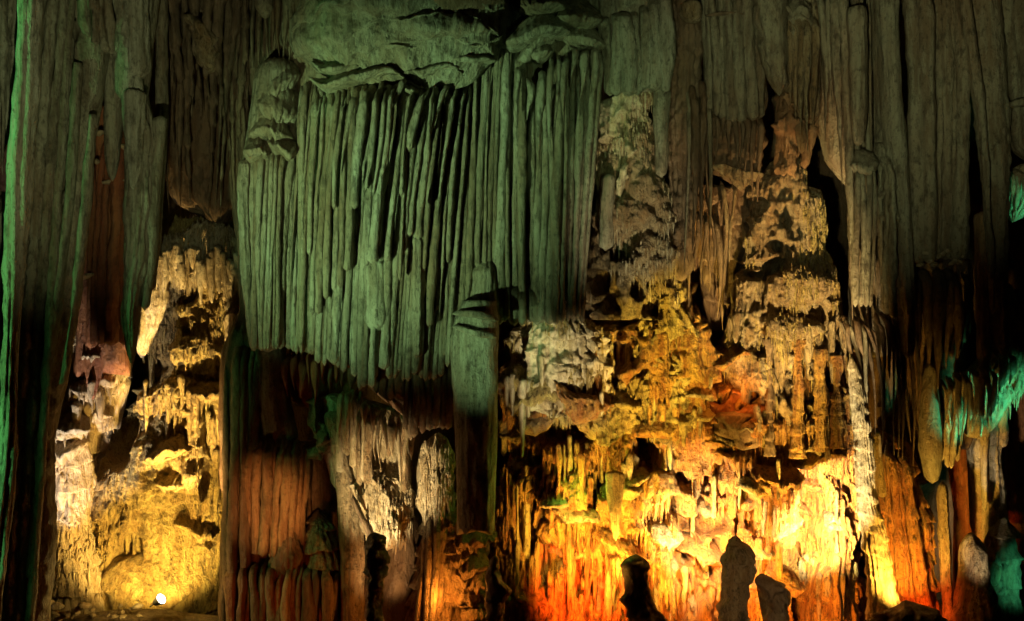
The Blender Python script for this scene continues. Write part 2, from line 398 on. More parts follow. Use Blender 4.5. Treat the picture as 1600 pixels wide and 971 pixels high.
# ================================================================== far left pillars (nearest, Y about -3)
solo('column', 'smooth bright green column leaning inward along the left edge of the cave', 'column',
     [(0, 32, 68), (125, 28, 62), (250, 20, 50), (400, 10, 40), (486, 7, 33), (686, 2, 23), (786, -5, 16), (886, -12, 6), (1060, -25, -6)],
     -3.9, .36, 'grey', [RG(.10, 1.2, .4), FL(.06, .12), RG(.04, 8, .5)], 11, du=.025, nb=5)
solo('drapery', 'added rock web hidden behind the bright green leaning column to block light', 'drapery',  # added, unseen: stops green light slipping between the column and the trunk
     [(0, 34, 64), (125, 30, 58), (250, 22, 46), (400, 12, 36), (486, 9, 29), (686, 3, 20), (786, -3, 12), (886, -10, 3), (1060, -24, -9)], -3.2, .55, 'olive', FINE, 10, du=.04, nb=5)
t = thing('drapery', 'green lit stalactite drapery in the top left corner ending above the leaning column', 'drapery', (0, 300, -3))
curtain(t, [(-60, -30), (60, -30)], [(-60, 290), (0, 285), (24, 232), (36, 190)], (-50, 38), (-45, 30), 8, -3.0, 'grey', 12, tip='point', wf=1.35)
rock('backing', [(0, -60, 34), (180, -60, 22), (270, -60, -6)], -2.7, .2, 'grey', t, FINE + [FL(.06, .15)], seed=13)
t = thing('drapery', 'dark green fluted rock low on the left edge behind the bright green column', 'drapery', (0, 640, -2.6))
rock('backing', [(300, -60, 10), (430, -60, 20), (620, -60, 14), (800, -60, 8), (1060, -60, -10)], -2.5, .25, 'olive', t, FINE + [FL(.08, .14)], seed=14)
curtain(t, [(-60, 290), (30, 310)], [(-60, 450), (30, 620)], (-30, 22), (-30, 16), 5, -2.75, 'olive', 15, tip='point')
# dark fluted trunk beside it
t = thing('column', 'dark olive fluted column of narrow pillars just right of the bright green one', 'column', (40, 1040, -2.6))
rock('body', [(0, 60, 124), (250, 46, 112), (425, 32, 82), (486, 26, 74), (686, 18, 72), (971, -4, 56), (1060, -10, 48)], -2.5, .35, 'olive', t, FINE + [FL(.10, .22)], seed=16)
curtain(t, [(0, -40), (200, -40)], [(-20, 1055), (60, 1055)], (60, 122), (-12, 46), 4, -2.85, 'olive', 17, wf=1.15, bulge=.15, ledgy=.25)
# broad leaning column
t = thing('column', 'broad olive brown leaning column with a rough crust, left of the yellow alcove', 'column', (60, 1040, -2.4))
rock('body', [(40, 118, 168), (75, 120, 174), (215, 107, 150), (300, 103, 146), (425, 84, 131), (486, 78, 124), (586, 60, 107), (686, 42, 84), (786, 40, 84), (850, 38, 86), (971, 30, 78), (1060, 25, 74)],
     -2.5, .42, 'olive', t, [RG(.12, 1.1, .4), RG(.08, 5, .8), RG(.03, 14, .6), FL(.03, .2)], seed=18, du=.03, dz=.04)
rock('ridge', [(100, 116, 130), (300, 103, 118), (486, 80, 96), (640, 52, 70), (800, 46, 62), (900, 42, 58)], -2.9, .16, 'olive', t, FINE, seed=19, du=.03)
rock('ridge', [(180, 140, 152), (330, 126, 138), (500, 108, 120), (600, 94, 104)], -2.85, .14, 'olive', t, FINE, seed=20, du=.03)
t = thing('drapery', 'cluster of short olive stalactites at the top between the two leaning columns', 'drapery', (150, 80, -2.4))
curtain(t, [(0, -40), (400, -40)], [(120, 40), (140, 62), (170, 90), (185, 70)], (118, 172), (122, 178), 5, -2.7, 'olive', 21, wf=1.35, tip='blunt', ledgy=.4)
# green tipped column
t = thing('column', 'tiered stalactite column whose green lit tip ends above a rust red recess', 'column', (205, 560, -2))
rock('body', [(0, 168, 252), (75, 174, 240), (150, 176, 232), (215, 200, 246), (325, 197, 243), (425, 193, 233), (486, 190, 221), (530, 196, 215), (572, 203, 210)],
     -1.9, .38, 'olive', t, [RG(.10, 1.6, .5), FL(.06, .16), RG(.05, 8, .6)], seed=22, close=('flat', 'round'), du=.03)
for i, (a, b, yy) in enumerate([(168, 205, 92), (196, 232, 126), (180, 222, 160)]):
    rock('tier', [(yy - 130, a, b), (yy - 20, a - 2, b + 3), (yy, a + 4, b - 4)], -2.35, .22, 'grey', t, FINE + [FL(.05, .12)], seed=23 + i, close=('round', 'round'), du=.03, dz=.03)
rock('green_tip', [(140, 192, 228), (200, 197, 224), (250, 201, 219), (297, 206, 211)], -2.45, .18, 'grey', t, FINE + [FL(.05, .1)], seed=27, close=('round', 'round'), du=.025, dz=.03)
rock('ridge', [(180, 240, 262), (300, 232, 252), (400, 230, 246), (486, 220, 232)], -1.9, .16, 'olive', t, FINE, seed=28, close=('round', 'round'), du=.03)
solo('stalactite', 'slim olive stalactite hanging in front of the rust red recess', 'stalactite',
     [(60, 168, 200), (120, 166, 197), (200, 165, 192), (250, 167, 186), (284, 173, 179)], -2.2, .22, 'olive', FINE + [FL(.04, .12)], 29, close=('round', 'round'), du=.03)
# rust recess
t = thing('drapery', 'rust red drapery in the narrow gap between the leaning columns, rimmed with white', 'drapery', (170, 560, 0.3))
rock('backing', [(170, 140, 205), (300, 140, 205), (420, 128, 205), (560, 118, 205)], .3, .3, 'rust', t, FINE + [FL(.1, .22)], seed=31, fringe=(.4, .12))
curtain(t, [(140, 215), (205, 205)], [(120, 545), (200, 540)], (146, 204), (134, 200), 5, .0, 'rust', 32, wf=1.3, tip='blunt')
for i, (a, b, yy) in enumerate([(148, 163, 222), (146, 156, 262), (158, 196, 290), (188, 198, 228), (124, 146, 440)]):
    rock('rim', [(yy - 5, a, b), (yy, a - 1, b + 1), (yy + 5, a + 2, b - 2)], -.35, .12, 'cream', t, FINE, seed=33 + i, close=('round', 'round'), du=.03, dz=.02)

# ================================================================== dark hanging rocks above the alcove
t = thing('drapery', 'dark brown ragged stalactite mass hanging above the yellow alcove', 'drapery', (320, 340, .6))
rock('body', [(0, 228, 420), (150, 240, 410), (250, 250, 396), (320, 262, 390), (352, 300, 384)], 1.0, .7, 'brown', t,
     [RG(.5, .8, .4), FL(.2, .35), ('pit', .5, 1.6, .16, .35), RG(.1, 5, .5)], seed=41, du=.04, dz=.04, close=('flat', 'round'))
curtain(t, [(240, -30), (420, -30)], [(245, 230), (262, 330), (290, 300), (318, 350), (345, 335), (365, 300), (385, 250)], (246, 400), (250, 392), 13, .2, 'brown', 42, wf=1.2, tip='point', short=.3, vary=20, ledgy=.5, wander=5)
curtain(t, [(240, -30), (420, -30)], [(250, 150), (300, 190), (350, 170), (400, 120)], (256, 392), (262, 388), 8, -.25, 'brown', 43, wf=1.0, tip='point', short=.3, vary=30, ledgy=.6, wander=5)
rock('knob', [(28, 292, 318), (48, 294, 332), (80, 306, 338), (112, 316, 334)], -.5, .25, 'tan', t, [RG(.2, 2), ('pop', .1, .14), RG(.06, 8)], seed=44, close=('round', 'round'), du=.03, dz=.03)
solo('column', 'thin olive column hanging beside the dark gap left of the alcove', 'column',
     [(0, 244, 262), (185, 243, 263), (300, 238, 256), (400, 230, 247), (455, 234, 240)], -.9, .2, 'olive', FINE + [FL(.03, .1)], 45, close=('flat', 'round'), du=.03)

# ================================================================== yellow alcove
t = thing('flowstone', 'tall pale yellow flowstone mound of scalloped ledges filling the left alcove', 'flowstone', (230, 940, 2))
rock('mound', [(345, 285, 372), (375, 255, 384), (420, 236, 390), (480, 214, 392), (560, 205, 396), (640, 190, 400), (700, 165, 400), (780, 125, 400), (860, 100, 400), (950, 90, 400)],
     2.2, 1.3, 'ochre', t, [('ledge', .13, .42), ('ledge', .05, .15), FL(.06, .12, .12), RG(.35, 1.0), ('pop', .09, .18), RG(.10, 5), RG(.04, 15),
      ('stamp', [(296, 450, 44, 34, -1.4), (262, 520, 42, 85, -1.7), (222, 615, 32, 95, -1.5), (320, 540, 45, 20, .3), (300, 610, 60, 30, .3), (265, 720, 70, 60, .3), (330, 700, 14, 90, .4), (230, 845, 24, 40, -.3), (190, 760, 30, 40, .2), (205, 670, 22, 50, -.8), (355, 640, 12, 60, -.4)])],
     seed=51, du=.022, dz=.022, box=1.3, surf=True)
R = random.Random(3)
for i, (y, a, b, dd) in enumerate([(556, 322, 366, .1), (612, 285, 340, .35), (706, 232, 300, .4), (754, 240, 300, .45), (830, 270, 336, .4), (858, 300, 344, .35)]):
    x = (a + b) / 2; lip(t, y, a, b, 9, .3 * (1 + dd), 'ochre', 60 + i, front(x, y, 1.0, 1.0) + .12)
for i, (x, y0, y1, r) in enumerate([(262, 596, 690, 5), (272, 600, 680, 4), (283, 590, 668, 5), (296, 600, 684, 5), (306, 612, 700, 5), (318, 622, 716, 6), (326, 640, 742, 5), (334, 650, 748, 5),
                                    (342, 620, 810, 6), (338, 700, 836, 7), (350, 560, 700, 5), (346, 780, 880, 8), (250, 610, 660, 5), (290, 640, 700, 4), (312, 660, 726, 4), (198, 815, 872, 7), (188, 826, 866, 5), (210, 820, 880, 4),
                                    (236, 560, 640, 6), (228, 580, 664, 5)]):
    rock('stalactite', [(y0, x - r, x + r), ((y0 + y1) / 2, x - r * .9 + 1, x + r * .9 + 1), (y1, x - 1, x + 1)], front(x, (y0 + y1) / 2, 1.0, .95) - .02, .1, 'ochre', t, FINE, seed=80 + i, close=('round', 'round'), du=.02, dz=.04)
drips(t, [0], 2600, 'ochre', 3)
t = thing('flowstone', 'shaggy cream crust arching over the top of the yellow alcove', 'flowstone', (310, 480, 1.0))
rock('crust', [(356, 268, 368), (375, 250, 384), (400, 243, 388), (424, 240, 388), (438, 246, 386)], 1.25, .5, 'cream', t,
     [('pop', .16, .18), ('pit', .25, 3, .2, .6), RG(.2, 1.6), FL(.07, .09, .1), RG(.06, 8)], seed=101, du=.022, dz=.022, close=('round', 'round'), surf=True)
drips(t, [-1], 1500, 'cream', 4, ln=(.05, .3))
rock('leg', [(410, 352, 388), (460, 350, 388), (520, 358, 390), (570, 366, 388)], .9, .35, 'cream', t, [('pop', .1, .14), RG(.25, 2), FL(.06, .09), RG(.08, 8)], seed=109, close=('round', 'round'), du=.022, dz=.022, fringe=(.15, .08))
R = random.Random(5)
for i in range(26):
    x = 242 + i * 5.6 + R.uniform(-3, 3); y0 = 392 + 10 * math.sin(i) + abs(x - 300) * .12; l = R.uniform(30, 80)
    rock('stalactite', [(y0, x - 5, x + 5), (y0 + l * .6, x - 4 + 2, x + 4 + 2), (y0 + l, x + 1, x + 3)], .62, .1, 'cream', t, FINE, seed=110 + i, close=('round', 'round'), du=.02, dz=.035)
solo('flowstone', 'cream white flowstone slab at the left shoulder of the alcove shadow', 'flowstone',
     [(440, 222, 262), (470, 217, 262), (520, 214, 244), (560, 216, 226)], .9, .4, 'cream', [('pop', .08, .2), FL(.05, .12), RG(.06, 4)], 139, close=('round', 'round'), du=.025, dz=.025)
t = thing('flowstone', 'pale lilac cream flowstone hump left of the dark diagonal crevice', 'flowstone', (140, 820, .8))
rock('mound', [(470, 126, 176), (500, 122, 192), (545, 112, 203), (600, 96, 204), (650, 84, 190), (700, 80, 172), (760, 88, 160), (820, 92, 150), (900, 80, 170), (975, 76, 190)],
     1.2, .8, 'cream', t, [('ledge', .20, .5), ('pop', .12, .3), FL(.05, .14, .1), RG(.2, 1.1), RG(.05, 7), ('stamp', [(170, 690, 14, 60, -.5), (180, 560, 18, 34, .3), (150, 600, 30, 16, .3), (130, 655, 30, 18, .3), (105, 700, 20, 30, .2)])],
     seed=141, du=.024, dz=.024, box=1.2, close=('round', 'flat'), surf=True)
for i, (y, a, b) in enumerate([(560, 130, 172), (588, 118, 180), (622, 102, 160), (640, 118, 180), (672, 88, 140), (700, 84, 128), (735, 84, 112)]):
    lip(t, y, a, b, 11, .35, 'cream', 150 + i, front((a + b) / 2, y, .5, .55) + .12)
for i, (x, y0, y1, r) in enumerate([(136, 490, 560, 7), (150, 488, 590, 7), (162, 500, 575, 6), (174, 505, 560, 7), (143, 600, 640, 6), (158, 600, 650, 7), (120, 640, 690, 6), (98, 740, 810, 8), (108, 760, 800, 5)]):
    rock('stalactite', [(y0, x - r, x + r), ((y0 + y1) / 2, x - r * .9, x + r * .9), (y1, x - 1, x + 1)], front(x, (y0 + y1) / 2, .5, .4) - .02, .12, 'cream', t, FINE, seed=160 + i, close=('round', 'round'), du=.02, dz=.04)
drips(t, [-1], 1200, 'cream', 5)
t = thing('boulder', 'low rounded ochre boulder sloping at the foot of the alcove mound', 'boulder', (230, 950, .3))
rock('boulder', [(858, 130, 330), (890, 110, 345), (930, 95, 345), (990, 85, 345)], 1.5, .75, 'ochre', t, [RG(.4, 1.1), ('ledge', .10, .3), ('pop', .07, .18), RG(.08, 5)], seed=171, close=('round', 'flat'), du=.03, dz=.03)
# and earth stones at the foot
R = random.Random(12)
for i in range(26):
    x = R.uniform(78, 190) if i < 18 else R.uniform(190, 240); y = 968 - R.random() ** 1.5 * 26; r = R.uniform(2.5, 8)
    o = rock('stone', [(y - r * 1.1, x - r * .5, x + r * .5), (y - r * .3, x - r, x + r), (y + r * .7, x - r * .8, x + r * .8)], -.35, .10, 'cream', None, [('rough', .22, 4), ('rough', .08, 12)], seed=180 + i, close=('round', 'round'), du=.03, dz=.02)
    tag(o, 'small pale stone lying in the rubble at the foot of the yellow alcove', 'stone', 'loose pale stones in front of the alcove')
solo('rubble_bank', 'dark earthy rubble bank at the bottom left in front of the alcove', 'rubble', [(955, 70, 345), (972, 60, 420), (1010, 50, 440)], -.1, .5, 'earth', [RG(.2, 1.4), ('pop', .12, .2), RG(.06, 6)], 207, close=('round', 'flat'), du=.03, dz=.03)
# floodlight
def floodlight(label, at, aim, size=.11, on=True, power=0, color=(1, .9, .6), deg=90):
    o = bpy.data.objects.new('floodlight', None); COL.objects.link(o); loc = Vector(W(*at)); o.location = loc
    d = (Vector(W(*aim)) - loc).normalized(); o.rotation_euler = d.to_track_quat('Z', 'Y').to_euler()
    tag(o, label, 'floodlight')
    def cyl(name, r0, r1, z0, z1, mat, n=24):
        V = []; Q = []
        for k in range(n):
            a = 2 * math.pi * k / n; V += [(r0 * math.cos(a), r0 * math.sin(a), z0), (r1 * math.cos(a), r1 * math.sin(a), z1)]
        for k in range(n):
            k2 = (k + 1) % n; Q.append((2 * k, 2 * k2, 2 * k2 + 1, 2 * k + 1))
        me = bpy.data.meshes.new(name); me.from_pydata(V, [], Q + [tuple(2 * k for k in range(n))[::-1], tuple(2 * k + 1 for k in range(n))]); me.update()
        return link(name, me, mat, o)
    cyl('housing', size * .55, size, -size * 1.7, 0, MB); cyl('lens', size * .9, size * .88, .001, size * .06, ML if on else MB)
    cyl('bezel', size * 1.06, size * 1.02, -size * .12, size * .0005, MB); cyl('bracket', size * .12, size * .12, -size * 3.2, -size * 1.7, MB)
    if power:
        l = bpy.data.lights.new('bulb', 'SPOT'); l.energy = power; l.color = color; l.spot_size = math.radians(deg); l.spot_blend = .5; l.shadow_soft_size = size * .5
        b = bpy.data.objects.new('bulb', l); COL.objects.link(b); b.location = loc + d * size * .5; b.rotation_euler = d.to_track_quat('-Z', 'Y').to_euler()
    return o
MB = bpy.data.materials.new('black_paint'); MB.use_nodes = True; MB.node_tree.nodes['Principled BSDF'].inputs['Base Color'].default_value = (.02, .02, .02, 1)
ML = bpy.data.materials.new('lit_lens'); ML.use_nodes = True; _p = ML.node_tree.nodes['Principled BSDF']
_p.inputs['Emission Color'].default_value = (.85, .9, 1, 1); _p.inputs['Emission Strength'].default_value = 14
floodlight('small lit floodlight with a white lens lying low in front of the alcove mound', (252, 936, -.75), (330, 880, -1.2), .085)

# narrow pillars right of the alcove
t = thing('column', 'narrow dark brown fluted pillar between the yellow alcove and the green drapery', 'column', (372, 880, .4))
rock('body', [(0, 360, 396), (250, 356, 388), (400, 372, 394), (486, 374, 398), (550, 352, 404), (700, 346, 402), (880, 345, 404), (975, 345, 410)], .3, .35, 'brown', t, FINE + [FL(.08, .16), RG(.1, 1.5, .4)], seed=211, du=.03)
curtain(t, [(340, 540), (410, 540)], [(340, 985), (410, 985)], (352, 404), (346, 408), 5, -.05, 'brown', 212, wf=1.2, bulge=.1)

# ================================================================== the great green drapery
t = thing('drapery', 'great green drapery of dozens of long fused stalactites in the upper middle', 'drapery', (600, 600, -.6))
rock('backing', [(0, 430, 800), (70, 440, 800), (110, 462, 796), (200, 458, 794), (350, 450, 790), (480, 444, 790), (548, 444, 700), (575, 500, 700)], -.18, .7, 'olive', t,
     [FL(.12, .16), RG(.15, .8, .4), RG(.04, 7, .5)], seed=221, du=.04, dz=.06, close=('flat', 'round'))
bot = [(440, 543), (478, 553), (495, 563), (520, 574), (552, 578), (556, 600), (575, 612), (596, 584), (640, 590), (668, 592), (706, 577)]
top = [(440, 150), (470, 128), (520, 112), (600, 118), (660, 138), (700, 120), (745, 84), (790, 60)]
curtain(t, top, bot, (452, 742), (446, 706), 31, -.55, 'grey', 222, wf=1.25, bulge=.65, tip='blunt', vary=9, mats=['grey', 'grey', 'grey', 'olive'])
curtain(t, [(440, 165), (520, 130), (600, 125), (700, 130), (750, 110)], [(440, 545), (480, 540), (500, 480), (560, 380), (620, 440), (650, 372), (680, 560), (706, 575)], (464, 735), (452, 705), 27, -.74, 'grey', 223, wf=1.05, bulge=.65, tip='blunt', short=.35, vary=26, mats=['grey', 'grey', 'olive'])
curtain(t, [(470, 150), (735, 120)], [(440, 420), (560, 300), (640, 260), (706, 440)], (480, 730), (468, 704), 17, -.92, 'grey', 224, wf=.62, bulge=.65, tip='blunt', short=.5, vary=40)
# rounded ledges capping the drapery
rock('dome', [(0, 470, 800), (30, 450, 800), (70, 446, 796), (110, 462, 794), (135, 500, 790), (150, 540, 760)], -.55, .95, 'grey', t,
     [('ledge', .09, .42), RG(.35, .8), FL(.05, .08, .12), RG(.08, 5), ('stamp', [(600, 20, 90, 22, .2), (560, 150, 60, 14, .1), (700, 55, 80, 18, .2)])], seed=229, close=('flat', 'round'), box=1.6, du=.024, dz=.022, fringe=(.08, .3))
caps = [(66, 500, 600, 8, .3, -1.15), (84, 520, 672, 8, .35, -1.25), (104, 478, 590, 9, .35, -1.2), (128, 480, 664, 10, .4, -1.25), (112, 600, 734, 9, .38, -1.2), (76, 596, 786, 9, .38, -1.15),
        (48, 480, 600, 9, .35, -1.1), (40, 640, 790, 10, .35, -1.15), (156, 612, 660, 7, .25, -1.4), (96, 690, 770, 7, .28, -1.15)]
for i, (y, a0, b0, h, d, Y) in enumerate(caps):
    lip(t, y, a0, b0, h, d, 'olive' if i in (0, 7) else 'grey', 230 + i, Y + .17, fr=.02, st=[RG(.2, 1.3), FL(.045, .08, .1), RG(.06, 6)])
rock('brow', [(-20, 560, 780), (10, 540, 800), (32, 560, 790), (44, 620, 760)], -.9, .6, 'brown', t, [RG(.25, 1.2), ('pop', .08, .2), RG(.05, 6)], seed=246, close=('round', 'round'), du=.025, dz=.022)
# step in the drapery
for i, (x0, x1, y0, y1) in enumerate([(564, 616, 400, 520), (640, 662, 366, 560), (566, 596, 392, 420)]):
    rock('tier', [(y0, x0 + 2, x1 - 2), (y0 + 14, x0, x1), (y1, x0 + 2, x1 - 1)], -1.0, .35, 'grey', t, FINE + [FL(.07, .1)], seed=250 + i, close=('round', 'round'), du=.03, dz=.035)
# left wing
t = thing('drapery', 'smaller green drapery with a dark arched cap hanging at the left of the great one', 'drapery', (415, 550, -.5))
rock('backing', [(90, 410, 466), (130, 404, 464), (190, 396, 462), (225, 388, 460), (330, 380, 452), (486, 390, 442), (540, 391, 440), (551, 400, 438)], -.3, .5, 'grey', t, FINE + [FL(.08, .13), RG(.1, 1, .5)], seed=261, close=('round', 'round'), du=.03)
curtain(t, [(380, 240), (400, 226), (430, 226), (460, 236)], [(385, 546), (400, 549), (440, 546)], (388, 458), (392, 441), 9, -.62, 'grey', 262, wf=1.3, bulge=.3, mats=['grey', 'olive'])
rock('stalactite', [(248, 376, 390), (262, 371, 392), (300, 372, 390), (400, 378, 393), (500, 384, 396), (548, 392, 398)], -.7, .3, 'grey', t, FINE + [FL(.05, .09)], seed=263, close=('round', 'round'), du=.025)
for i, (y0, y1, a, b, Y) in enumerate([(92, 140, 408, 468, -.7), (128, 190, 402, 462, -.75), (186, 222, 392, 458, -.8), (214, 250, 386, 420, -.9), (212, 240, 420, 460, -.9)]):
    lip(t, y1 - 4, a, b, (y1 - y0) * .4, .38, 'grey', 265 + i, Y + .08, name='cap', fr=.07)
# bits at the top left
t = thing('drapery', 'cluster of thin dark stalactites at the top, left of the great drapery dome', 'drapery', (450, 120, -.1))
rock('backing', [(0, 376, 520), (90, 380, 500), (150, 395, 470)], .4, .4, 'brown', t, FINE + [FL(.2, .25)], seed=271)
curtain(t, [(370, -40), (520, -40)], [(376, 80), (400, 110), (425, 90), (445, 120), (470, 60), (500, 40)], (378, 502), (380, 496), 11, -.2, 'brown', 272, wf=1.15, tip='point', short=.3, vary=18, mats=['brown', 'olive'])
rock('knob', [(-10, 398, 428), (14, 399, 428), (30, 408, 422)], -.6, .3, 'grey', t, FINE, seed=273, close=('flat', 'round'), du=.03, dz=.03)
solo('stalactite', 'stubby teal lit stalactite at the top edge beside the drapery dome', 'stalactite', [(0, 490, 522), (20, 491, 518), (40, 495, 512), (54, 500, 506)], -.8, .25, 'grey', FINE + [FL(.05, .1)], 274, close=('flat', 'round'), du=.03, dz=.03)
# lower tier: dark brown hollow flutes
t = thing('drapery', 'short dark brown drapery hanging below the right end of the great green one', 'drapery', (672, 690, -.3))
rock('backing', [(560, 560, 708), (600, 575, 708), (650, 630, 706), (672, 640, 700)], -.2, .35, 'brown', t, FINE + [FL(.15, .14)], seed=281, close=('round', 'round'), du=.03)
curtain(t, [(560, 560), (710, 560)], [(556, 600), (600, 625), (628, 640), (640, 690), (662, 676), (678, 671), (707, 672)], (560, 708), (560, 707), 14, -.5, 'brown', 282, wf=1.15, mats=['olive', 'brown'], bulge=.1)
# ================================================================== wide column
t = thing('column', 'wide dark green column with stacked ledges, ending in a square black foot', 'column', (745, 820, -.6))
rock('body', [(470, 722, 778), (500, 708, 782), (530, 703, 782), (580, 706, 781), (660, 710, 779), (760, 714, 775), (821, 717, 772)], -.85, .5, 'grey', t,
     [RG(.12, 1, .4), FL(.02, .1), RG(.03, 8, .4)], seed=291, box=1.8, du=.03, dz=.035, fringe=(.06, .1))
rock('body', [(404, 748, 772), (425, 738, 778), (500, 734, 780)], -.6, .42, 'grey', t, FINE + [FL(.04, .12)], seed=292, close=('round', 'flat'), du=.03, dz=.03)
for i, (y, a, b, d) in enumerate([(506, 704, 780, .3), (516, 708, 776, .22), (540, 722, 752, .15), (562, 730, 752, .12), (592, 724, 762, .12)]):
    rock('ledge', [(y - 8, a + 10, b - 6), (y, a, b), (y + 5, a + 2, b - 4)], (-1.22 - (.08 if i < 2 else 0)) if y > 500 else -.92, d * (1 if y > 500 else .6), 'grey', t, [RG(.08, 2), RG(.03, 9)], seed=293 + i, close=('round', 'round'), du=.025, dz=.015)
curtain(t, [(700, 110), (745, 70), (790, 50)], [(700, 480), (736, 500), (745, 420), (775, 425), (792, 500)], (738, 800), (712, 796), 9, -.62, 'grey', 301, wf=1.2, bulge=.1, mats=['grey', 'olive'])
# ================================================================== second curtain
t = thing('drapery', 'long green stalactite curtain split by a black slit, right of the wide column', 'drapery', (850, 510, -.5))
rock('backing', [(0, 790, 948), (60, 786, 946), (100, 784, 942), (300, 782, 924), (485, 784, 908), (508, 790, 904)], .1, .35, 'olive', t, FINE + [FL(.12, .2)], seed=311, du=.04, close=('flat', 'round'))
for (a0, a1, b0, b1, yt, n, sd) in [(764, 800, 762, 786, 70, 2, 1), (800, 820, 784, 804, 96, 2, 2), (826, 846, 824, 846, 150, 2, 3), (846, 872, 842, 866, 130, 2, 4), (868, 890, 862, 884, 95, 2, 5), (890, 914, 884, 900, 90, 2, 6), (912, 942, 894, 912, 80, 3, 7),
                                   (800, 824, 800, 820, 70, 2, 8)]:
    curtain(t, [(700, yt), (960, yt)], [(700, 512), (960, 500)], (a0, a1), (b0, b1), n, -.45 - .04 * (sd % 3), 'grey', 320 + sd, wf=1.25, bulge=.1, vary=5, mats=['grey', 'grey', 'olive'], wander=1.5)
curtain(t, [(780, 95), (830, 120), (860, 88), (940, 70)], [(780, 260), (940, 200)], (800, 938), (800, 932), 9, -.75, 'grey', 330, wf=.9, tip='point', short=.4, vary=40)
for i, (y, a, b, d) in enumerate([(50, 780, 890, .5), (70, 800, 870, .4), (30, 860, 945, .45), (84, 826, 862, .3), (60, 880, 944, .35), (10, 790, 900, .5)]):
    lip(t, y + 8, a, b, 16, d, 'olive' if i in (2, 5) else 'grey', 335 + i, -.55, fr=.03, st=[RG(.2, 1.3), FL(.045, .08, .1), RG(.06, 6)])
t = thing('drapery', 'broad pale green hanging slabs above the crusted column', 'drapery', (990, 150, -.5))
rock('backing', [(0, 936, 1052), (80, 940, 1050), (140, 944, 1046), (150, 950, 1040)], -.1, .4, 'grey', t, FINE + [FL(.1, .3), RG(.15, .9)], seed=345, close=('flat', 'round'))
curtain(t, [(930, 30), (955, 18), (1000, 10), (1050, -30)], [(940, 150), (990, 152), (1010, 140), (1024, 145), (1045, 150)], (940, 1050), (944, 1046), 7, -.5, 'grey', 346, wf=1.35, bulge=.15, tip='blunt')
rock('slab', [(120, 1020, 1048), (180, 1022, 1046), (240, 1022, 1045), (278, 1024, 1043)], -.4, .3, 'grey', t, FINE, seed=347, close=('round', 'round'), du=.03)
# crusted column
t = thing('column', 'knobbly cream and green crusted column under the pale green slabs', 'column', (980, 420, -.1))
rock('crust', [(140, 950, 1018), (156, 942, 1022), (200, 940, 1022), (250, 944, 1010), (285, 955, 990)], -.12, .35, 'cream', t,
     [('pop', .12, .12), RG(.3, 1.8), FL(.08, .08), ('pit', .25, 3, .15, .7), RG(.12, 7)], seed=350, du=.02, dz=.02, close=('round', 'round'), fringe=(.2, .08))
rock('body', [(140, 944, 1022), (160, 940, 1022), (220, 938, 1024), (280, 930, 1030), (340, 922, 1046), (400, 915, 1060), (450, 912, 1060), (500, 910, 1060)], .25, .6, 'tan', t,
     [('pop', .12, .15), RG(.35, 1.4), ('pit', .3, 2.2, .18), FL(.07, .1), RG(.14, 6), ('stamp', [(960, 170, 26, 20, .2), (1000, 160, 22, 16, .2), (1010, 300, 40, 22, .12), (975, 345, 40, 26, .12), (930, 440, 16, 18, -.6), (1010, 400, 40, 30, .1), (990, 452, 12, 22, -.5), (960, 400, 20, 12, -.3)])],
     seed=351, du=.022, dz=.022, close=('round', 'flat'), surf=True)
drips(t, [-1], 900, 'cream', 7, box=(900, 140, 1060, 470))
rock('column', [(270, 940, 964), (330, 936, 960), (392, 934, 958)], -.3, .18, 'grey', t, FINE, seed=352, close=('round', 'round'), du=.025)
# ================================================================== upper right hangings
t = thing('column', 'rust brown crusted column hanging from the top between green and grey draperies', 'column', (1080, 350, -.2))
rock('body', [(0, 1048, 1104), (15, 1050, 1100), (120, 1046, 1094), (200, 1044, 1092), (300, 1044, 1090), (380, 1046, 1084), (440, 1052, 1076)], .1, .35, 'brown', t, [('pop', .1, .15), RG(.1, 2), FL(.06, .15), RG(.05, 9)], seed=371, close=('flat', 'round'), du=.025, dz=.03)
rock('knob', [(12, 1066, 1092), (30, 1064, 1096), (48, 1070, 1092)], -.35, .22, 'tan', t, [('pop', .1, .12), RG(.08, 4)], seed=372, close=('round', 'round'), du=.025, dz=.02)
curtain(t, [(1040, 150), (1130, 110)], [(1060, 400), (1075, 440), (1090, 360), (1112, 430)], (1072, 1108), (1068, 1114), 4, -.25, 'brown', 373, wf=1.15, tip='point', mats=['brown', 'olive'])
t = thing('drapery', 'olive pink drapery with a thin crack across it at the top right of centre', 'drapery', (1140, 190, -.4))
rock('backing', [(0, 1094, 1192), (100, 1100, 1190), (180, 1106, 1196), (196, 1120, 1190)], 0, .4, 'olive', t, FINE + [FL(.12, .25)], seed=381, close=('flat', 'round'))
curtain(t, [(1090, -30), (1200, -30)], [(1100, 165), (1125, 186), (1150, 196), (1170, 190), (1195, 185)], (1098, 1188), (1106, 1196), 7, -.4, 'olive', 382, wf=1.3, bulge=.15)
rock('crust', [(27, 1100, 1150), (29, 1098, 1186), (31, 1110, 1180)], -.62, .1, 'brown', t, FINE, seed=383, close=('round', 'round'), du=.03, dz=.012)
solo('stalactite', 'plump grey stalactite hanging from the top above the rust red stump', 'stalactite',
     [(0, 1178, 1222), (60, 1184, 1228), (100, 1190, 1232), (125, 1200, 1230), (150, 1212, 1224)], -.7, .3, 'olive', FINE + [RG(.2, 2), FL(.07, .09), ('pop', .04, .1)], 385, close=('flat', 'round'), du=.03)
t = thing('drapery', 'rusty ribbed drapery between the plump grey stalactite and the dark curtain', 'drapery', (1250, 245, -.4))
